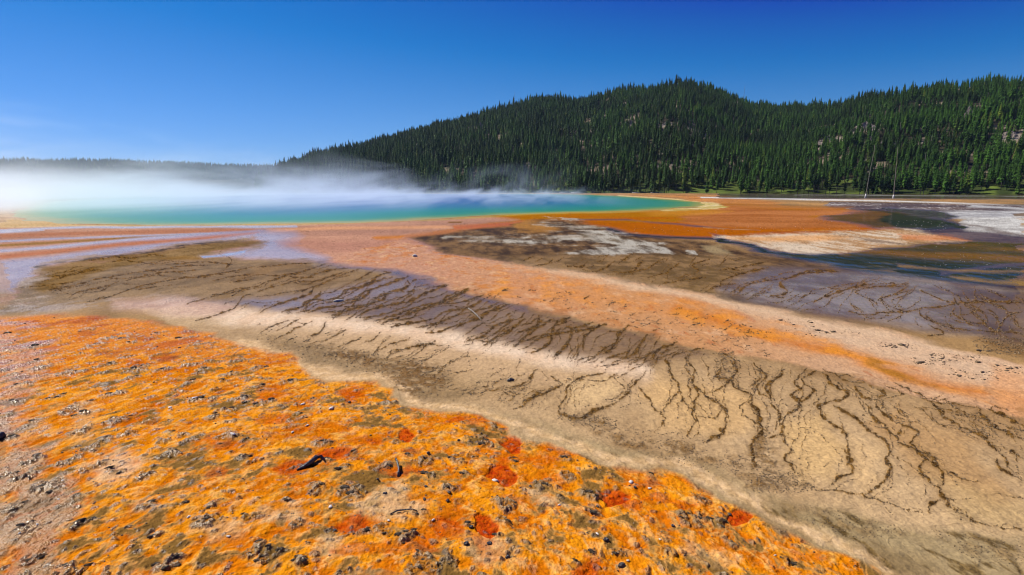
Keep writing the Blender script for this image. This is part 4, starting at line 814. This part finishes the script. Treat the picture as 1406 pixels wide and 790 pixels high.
# dead trees
def snag(px, py, top, tilt, lab, mat, r=.16, stub=8, base=False, seed=0, hill=False):
    rg = random.Random(seed)
    if hill: x, y, z = hit_hill(px, py)
    else:
        x, y = (float(v) for v in ground(px, py)); z = 0.
    d = math.hypot(x, y); h = (py - top) / F * d * 1.03
    t = empty('dead_tree', (x, y, z - .1)); lean = tilt / F * d
    pth = [(lean * e + .12 * rg.uniform(-1, 1) * e, .1 * rg.uniform(-1, 1), h * e) for e in np.linspace(0, 1, 8)]
    V, Fc = tube(pth, [r * (1 - .72 * e) for e in np.linspace(0, 1, 8)], 8); mesh_obj('trunk', V, Fc, mat, t)
    for k in range(stub):
        e = rg.uniform(.25, .95); p = (lean * e, 0, h * e); a = rg.random() * 6.3; l = rg.uniform(.3, 1.1) * (1.1 - e)
        V, Fc = tube([p, (p[0] + math.cos(a) * l, math.sin(a) * l, p[2] + rg.uniform(-.2, .25))], [r * .25, r * .08], 4); mesh_obj('branch', V, Fc, mat, t)
    if base:
        V, Fc = tube([(0, 0, 0), (lean * .05, 0, h * .05), (lean * .09, 0, h * .085)], [r * 1.9, r * 1.45, r * 1.06], 10); mesh_obj('sinter_collar', V, Fc, M_base, t)
    return tag(t, lab, 'dead tree')
snag(1188, 272, 213, 5, 'left of the two bleached bare poles with white bases standing in the far shallows', M_dead, .11, 14, True, 1)
snag(1226.5, 273, 217, -1, 'right one of the two bleached bare poles with white bases in the far shallows', M_dead, .12, 13, True, 2)
snag(1371, 266, 206, 15, 'leaning rust coloured dead trunk at the edge of the pines on the far right', M_rust, .18, 6, False, 3)
snag(1169, 264, 211, 13, 'leaning grey brown dead pine with ragged twigs left of the two bleached poles', M_rust, .2, 16, False, 4)
snag(741, 262.5, 236, 1, 'grey dead stem among the front pines behind the right side of the spring', M_dead, .14, 8, False, 5)
snag(1299, 262, 240, 4, 'short grey dead stem at the grassy foot of the right hill', M_dead, .14, 8, False, 6)
for i, (a, b, tp, lab) in enumerate([(688, 145, 132, 'thin dead stick on the skyline above the left slope'), (706, 142, 127, 'thicker broken dead trunk on the skyline next to the left skyline stick'), (1020, 138, 122, 'bare stick on the skyline right of the peak'), (603, 167, 154, 'low bare stick on the skyline far down the left slope'), (395, 222, 208, 'bare top at the very left end of the wooded hill')]):
    snag(a, b + 6, tp, 1, lab, M_dead, .2, 6, False, 20 + i, True)
for k in range(26):
    a = random.uniform(430, 1400); y0_ = float(np.interp(a, [380, 600, 800, 940, 1070, 1180, 1406], [225, 172, 138, 114, 150, 134, 114])); b = y0_ + (258 - y0_) * random.uniform(.06, .85)
    o = snag(a, b, b - random.uniform(9, 17), random.uniform(-1.5, 2), 'thin grey dead trunk standing among the living pines on the slope', M_dead, .17, 8, False, 60 + k, True); o['group'] = 'grey dead trunks scattered over the slope'
# fallen logs along the foot of the trees
def log(px, py, ln, rz, lab, grp=None):
    x, y = (float(v) for v in ground(px, py)); V, Fc = tube([(-ln / 2, 0, .16), (-ln * .1, .05, .2), (ln / 2, -.04, .15)], [.2, .17, .1], 7)
    b = len(V); v2, f2 = tube([(ln * .1, 0, .2), (ln * .2, .3, .55)], [.05, .02], 4); V += v2; Fc += [tuple(q + b for q in f) for f in f2]
    o = mesh_obj('fallen_log', V, Fc, M_log); o.location = (x, y, 0.02); o.rotation_euler[2] = rz; return tag(o, lab, 'log', grp)
for i, a in enumerate([752, 774, 792, 873, 902, 925, 992, 1010, 1052, 1094, 1118, 1170, 1256, 1290, 1318, 1352, 1380]):
    log(a, 265.4 + .3 * random.random(), random.uniform(2.5, 7), random.uniform(-.3, .3), 'weathered white fallen log lying along the far edge of the flat below the pines', 'white fallen logs along the treeline')

# ------------------------------------------------------------------ small things on the flat
def lump_mesh(seed, n=2, flat=.45, rough=.3, freq=2.2):
    import bmesh
    bm = bmesh.new(); bmesh.ops.create_icosphere(bm, subdivisions=n, radius=1)
    for v in bm.verts:
        c = v.co.normalized(); k = 1 + rough * float(perlin(np.array([c.x * freq + seed * 7.1 + c.z]), np.array([c.y * freq - c.z * 1.3 + seed]), 3)[0]) * 1.5 + rough * .5 * float(perlin(np.array([c.x * 6 + seed]), np.array([c.y * 6 + c.z * 5]), 9)[0])
        v.co = c * k; v.co.z *= flat
    V = [tuple(v.co) for v in bm.verts]; Fc = [tuple(q.index for q in f.verts) for f in bm.faces]; bm.free(); return V, Fc
def scale_at(py): return 1 / (F / math.hypot(*[float(v) for v in ground(703, py)]))      # metres per picture unit
def put(name, px, py, size, mesh, lab, cat, grp=None, mat=None, rz=None, asp=1., sink=.2):
    x, y = (float(v) for v in ground(px, py)); s = size * scale_at(py) * .5
    o = bpy.data.objects.new(name, mesh); COL.objects.link(o); o.location = (x, y, gz(px, py) + s * sink); o.scale = (s, s * asp, s); o.rotation_euler[2] = random.random() * 6.28 if rz is None else rz
    return tag(o, lab, cat, grp)
def lib(name, k, mat, **kw):
    r = []
    for i in range(k):
        V, Fc = lump_mesh(i + 3, **kw); o = mesh_obj(name, V, Fc, mat, link=False); r.append(o.data); bpy.data.objects.remove(o)
    return r
L_crust = lib('crust_lump', 8, M_crust, n=3, flat=.3, rough=.6, freq=2.6); L_black = lib('black_pebble', 5, M_black, n=2, flat=.7, rough=.25); L_white = lib('white_chip', 4, M_white, n=2, flat=.35, rough=.5); L_flake = lib('mat_flake', 5, M_flake, n=2, flat=.28, rough=.6)
# crust lumps: on islands of the mat
cand = []
for _ in range(9000):
    a, b = random.uniform(0, 1250), 440 + 348 * random.random() ** .8
    r_, c_ = int(np.searchsorted(cy, b)), int(np.searchsorted(cx, a))
    if MAT[r_, c_] > .9 and HOLL[r_, c_] < .3 and isl[r_, c_] > .4: cand.append((a, b))
random.shuffle(cand); used = []
for a, b in cand:
    if len(used) >= 185: break
    if any(abs(a - c) < 10 and abs(b - d) < 6 for c, d in used): continue
    used.append((a, b)); ax, ay = (float(v) for v in ground(a, b)); tang = math.atan2(ax - AX, ay - AY)
    put('crust_lump', a, b, random.uniform(4, 12) * (.7 + .3 * (b - 440) / 350), random.choice(L_crust), 'small rough brown black crust lump poking up through the orange mat', 'crust lump', 'crust lumps on the orange mat', rz=-tang + random.uniform(-.3, .3), asp=random.uniform(.4, .75), sink=-.02)
for a, b, s in [(585, 673, 7), (617, 682, 8), (615, 694, 9), (583, 690, 8), (529, 684, 8), (519, 664, 6), (588, 628, 8), (582, 636, 5), (480, 556, 7), (647, 730, 10), (640, 755, 12), (672, 752, 11), (460, 732, 9), (697, 770, 10), (832, 748, 12), (924, 727, 8), (853, 784, 14), (728, 672, 6), (820, 701, 6), (872, 674, 7), (1002, 710, 8), (661, 600, 5), (630, 610, 6)]:
    put('black_pebble', a, b, s * .75, random.choice(L_black), 'glossy black pebble sitting on the yellow orange mat', 'pebble', 'glossy black pebbles on the orange mat', asp=.8, sink=.4)
for a, b, s in [(320, 603, 9), (268, 552, 7), (234, 564, 7), (454, 701, 8), (314, 741, 6), (534, 721, 5), (768, 698, 5), (866, 667, 9), (892, 675, 6), (820, 738, 6), (906, 747, 4), (422, 588, 5), (416, 558, 6), (595, 720, 5), (680, 663, 10), (1064, 768, 4), (862, 776, 5), (260, 716, 6), (81, 690, 5), (28, 740, 4), (52, 727, 4), (86, 665, 5), (455, 565, 7), (402, 598, 5)]:
    put('white_chip', a, b, s, random.choice(L_white), 'little white sinter chip lying on the orange mat', 'chip', 'white sinter chips on the orange mat', asp=.7, sink=.25)
# the jagged black stick of stone and other single pieces
def stick(name, pts, radii, mat, lab, cat, n=7, lift=.01):
    P3 = []
    for (a, b, z) in pts:
        x, y = (float(v) for v in ground(a, b)); P3.append((x, y, gz(a, b) + z))
    o0 = P3[0]; V, Fc = tube([tuple(np.subtract(p, o0)) for p in P3], radii, n)
    rg = np.random.default_rng(len(pts) + int(pts[0][0])); V = [tuple(np.array(v) + rg.normal(0, max(radii) * .12, 3)) for v in V]
    o = mesh_obj(name, V, Fc, mat); o.location = o0; return tag(o, lab, cat)
stick('black_rock', [(408, 649, .005), (416, 646, .02), (426, 643, .03), (434, 637, .035), (441, 635, .03), (446, 638, .01)], [.009, .019, .023, .023, .018, .008], M_black, 'jagged elongated black rock lying beside a red hollow in the orange mat', 'rock')
stick('black_twig', [(547, 658, .0), (548, 652, .03), (546, 646, .05), (544, 643, .06)], [.014, .011, .010, .012], M_black, 'short curved black twig standing up out of the orange mat', 'twig')
stick('curved_twig', [(536, 712, .006), (546, 708, .01), (556, 706.5, .012), (566, 707, .01), (573, 709, .006)], [.004, .006, .006, .005, .003], M_black, 'thin curved black twig lying flat on the orange mat', 'twig')
stick('pale_twig', [(643, 426, .01), (648, 431, .03), (655, 437, .03), (661, 443, .01)], [.012, .016, .015, .01], M_dead, 'pale bleached twig lying across the brown runnels', 'twig')
stick('bleached_stick', [(458, 416.5, .02), (464, 416, .03), (472, 415.2, .02)], [.02, .03, .015], M_log, 'short thick white stick lying on the lavender mud', 'stick')
stick('dark_stick', [(697, 527, .005), (701, 526, .02), (706, 526.5, .005)], [.015, .028, .015], M_black, 'small black stone alone on the bare tan mud', 'stone')
stick('black_slab', [(-2, 608, .02), (3, 606, .03), (7, 605, .01)], [.05, .05, .03], M_black, 'dark slab at the left margin of the tan mud', 'stone')
stick('grey_stone', [(567, 354, .03), (570, 353.8, .05), (573, 354, .03)], [.03, .06, .03], M_log, 'grey stone lying alone on the pink stream bed', 'stone')
# curled black flakes on the pale band
for (x0, x1, y0, y1, k) in [(1204, 1258, 472, 482, 15), (1250, 1304, 494, 506, 14), (1300, 1372, 509, 526, 16), (1275, 1345, 486, 502, 20), (1110, 1180, 452, 462, 8), (1336, 1366, 479, 492, 8), (1362, 1404, 503, 516, 12), (1070, 1130, 436, 470, 8)]:
    for _ in range(k * 3): f = random.random(); FRAG.append((x0 + (x1 - x0) * f, y0 + (y1 - y0) * (.3 * f + .7 * random.random()), 1.))
    for _ in range(int(k * .7)):
        f = random.random(); a = x0 + (x1 - x0) * f; b = y0 + (y1 - y0) * (.3 * f + .7 * random.random())
        put('mat_flake', a, b, random.choice((1.8, 2.4, 3, 3, 4, 5, 6)) * random.uniform(.8, 1.2), random.choice(L_flake), 'dark curled flake of dried mat lying on the pale band at the right', 'mat flake', 'dark curled flakes on the pale band', rz=random.uniform(-.2, .5), asp=random.uniform(.5, 1.1), sink=.25)
# loose brown fragments along runnels: too many to count
def scatter(name, pts, mat, lo, hi, label, seed):
    rg = np.random.default_rng(seed); base = [np.array(lump_mesh(k + 50, 1, .6, .35)[0]) for k in range(4)]; fc = np.array(lump_mesh(50, 1, .6, .35)[1]); VV, FF = [], []
    for i, (a, b, s) in enumerate(pts):
        if b < 300 or a < -3 or a > 1409: continue
        x, y = (float(v) for v in ground(a, b)); sz = rg.uniform(lo, hi) * scale_at(b) * s; t = rg.random() * 6.28; q = base[i % 4] * sz * rg.uniform(.6, 1.2, 3); c, s_ = math.cos(t), math.sin(t)
        VV.append(np.stack([q[:, 0] * c - q[:, 1] * s_ + x, q[:, 0] * s_ + q[:, 1] * c + y, q[:, 2] + gz(a, b) + sz * .2], -1)); FF.append(fc + len(base[0]) * (len(VV) - 1))
    V = np.concatenate(VV); Fq = np.concatenate(FF); me = bpy.data.meshes.new(name); me.vertices.add(len(V)); me.vertices.foreach_set('co', V.astype(np.float32).ravel()); me.loops.add(Fq.size); me.loops.foreach_set('vertex_index', Fq.ravel().astype(np.int32)); me.polygons.add(len(Fq)); me.polygons.foreach_set('loop_start', np.arange(0, Fq.size, 3, dtype=np.int32)); me.update(calc_edges=True); me.materials.append(mat)
    o = bpy.data.objects.new(name, me); COL.objects.link(o); return tag(o, label, 'fragments', kind='stuff')
FR = [f for f in FRAG if f[1] > 395 and MAT[int(np.searchsorted(cy, f[1]).clip(0, len(cy) - 1)), int(np.searchsorted(cx, f[0]).clip(0, len(cx) - 1))] < .2]
scatter('brown_crumbs', FR, M_frag, .5, 1.35, 'loose brown crumbs strewn along the runnels of the tan mud', 3)
gp = []
for _ in range(2600):
    a, b = random.uniform(0, 1230), random.uniform(436, 790); r_, c_ = int(np.searchsorted(cy, b)), int(np.searchsorted(cx, a))
    if MAT[r_, c_] > .6 and HOLL[r_, c_] < .3 and random.random() < .35 + isl[r_, c_] + isl2[r_, c_]: gp.append((a, b, 1.))
scatter('crust_crumbs', gp, M_crust, .5, 1.7, 'small dark crumbs of crust strewn over the orange mat', 4)
wp = [(random.uniform(1060, 1400), random.gauss(0, 1), .0) for _ in range(150)]
wp = [(a, np.interp(a, [1060, 1180, 1250, 1400], [318, 325, 352, 372]) + 14 * g_, 1.) for a, g_, _ in wp] + [(random.uniform(860, 1060), 316 + random.gauss(0, 2.5), 1.) for _ in range(45)] + [(random.uniform(1230, 1320), random.uniform(303, 318), 1.) for _ in range(60)]
scatter('white_gravel', [q for q in wp if q[1] > 300], M_white, .25, .6, 'white gravel dotted over the ochre shallows', 5)

# ------------------------------------------------------------------ steam
def box(name, a, b, mat):
    (x0, y0, z0), (x1, y1, z1) = a, b
    V = [(x0, y0, z0), (x1, y0, z0), (x1, y1, z0), (x0, y1, z0), (x0, y0, z1), (x1, y0, z1), (x1, y1, z1), (x0, y1, z1)]
    return mesh_obj(name, V, [(3, 2, 1, 0), (4, 5, 6, 7), (0, 1, 5, 4), (1, 2, 6, 5), (2, 3, 7, 6), (3, 0, 4, 7)], mat, smooth=False)
t = NT('steam'); tc = t.n('ShaderNodeTexCoord').outputs['Object']; sx = t.n('ShaderNodeSeparateXYZ', {0: tc})
x_, y_, z_ = sx.outputs
q_ = t.math('ADD', x_, t.math('MULTIPLY', t.math('SUBTRACT', y_, 110.), .55))
left = t.mapr(q_, -98, 12, 1, 0, False)
drift = t.n('ShaderNodeCombineXYZ', {0: t.math('ADD', x_, t.math('MULTIPLY', z_, -.6)), 1: t.math('MULTIPLY', y_, .15), 2: t.math('MULTIPLY', z_, 1.25)}).outputs[0]
n1 = t.noise(drift, .12, 6, .6, 1.0); n2 = t.noise(drift, .035, 3, .5)
rise = t.math('DIVIDE', z_, t.math('ADD', 3.0, t.math('MULTIPLY', left, 17.)))
plume = t.math('MULTIPLY', t.mapr(t.math('SUBTRACT', n1, t.math('MULTIPLY', rise, .22)), .37, .57, 0, 1), t.mapr(n2, .36, .62, .35, 1.4))
hp = t.math('ADD', 1.0, t.math('MULTIPLY', t.math('POWER', left, 1.0), 3.0)); hb = t.math('ADD', .55, t.math('MULTIPLY', left, 1.0))
ex = lambda h: t.math('POWER', 2.718, t.math('MULTIPLY', -1., t.math('DIVIDE', z_, h)))
dens = t.math('ADD', t.math('MULTIPLY', ex(hb), t.mapr(n1, .36, .62, .05, .6)), t.math('MULTIPLY', t.math('MULTIPLY', plume, ex(t.math('ADD', hp, 3.0))), 1.3))
fy = t.math('MULTIPLY', t.mapr(t.math('ADD', y_, t.math('MULTIPLY', t.math('POWER', left, 3.), 46.)), 56, 108, 0, 1), t.mapr(y_, 225, 275, 1, 0))
fx = t.math('MULTIPLY', t.mapr(x_, -3, 30, 1, 0), t.mapr(x_, -185, -160, 0, 1)); ft = t.mapr(z_, 9, 24, 1, 0)
dn_ = t.math('MULTIPLY', t.math('MULTIPLY', dens, t.math('MULTIPLY', fx, fy)), t.math('MULTIPLY', ft, t.math('ADD', .020, t.math('MULTIPLY', t.math('POWER', left, 1.8), .019))))
pv = t.n('ShaderNodeVolumePrincipled', {'Color': (.78, .89, 1, 1), 'Density': dn_, 'Anisotropy': .35})
t.link(pv.outputs[0], t.out.inputs['Volume'])
st = box('steam', (-190, 36, .02), (36, 278, 28), t.m); tag(st, 'white steam drifting low over the blue spring', 'steam', kind='stuff')

# ------------------------------------------------------------------ air
t = NT('haze'); pv = t.n('ShaderNodeVolumePrincipled', {'Color': (.5, .74, 1, 1), 'Density': .00006, 'Anisotropy': .2}); t.link(pv.outputs[0], t.out.inputs['Volume'])
hz = box('haze', (-2600, -60, -1.2), (3200, 3400, 190), t.m); tag(hz, 'thin blue summer air', 'haze', kind='stuff')
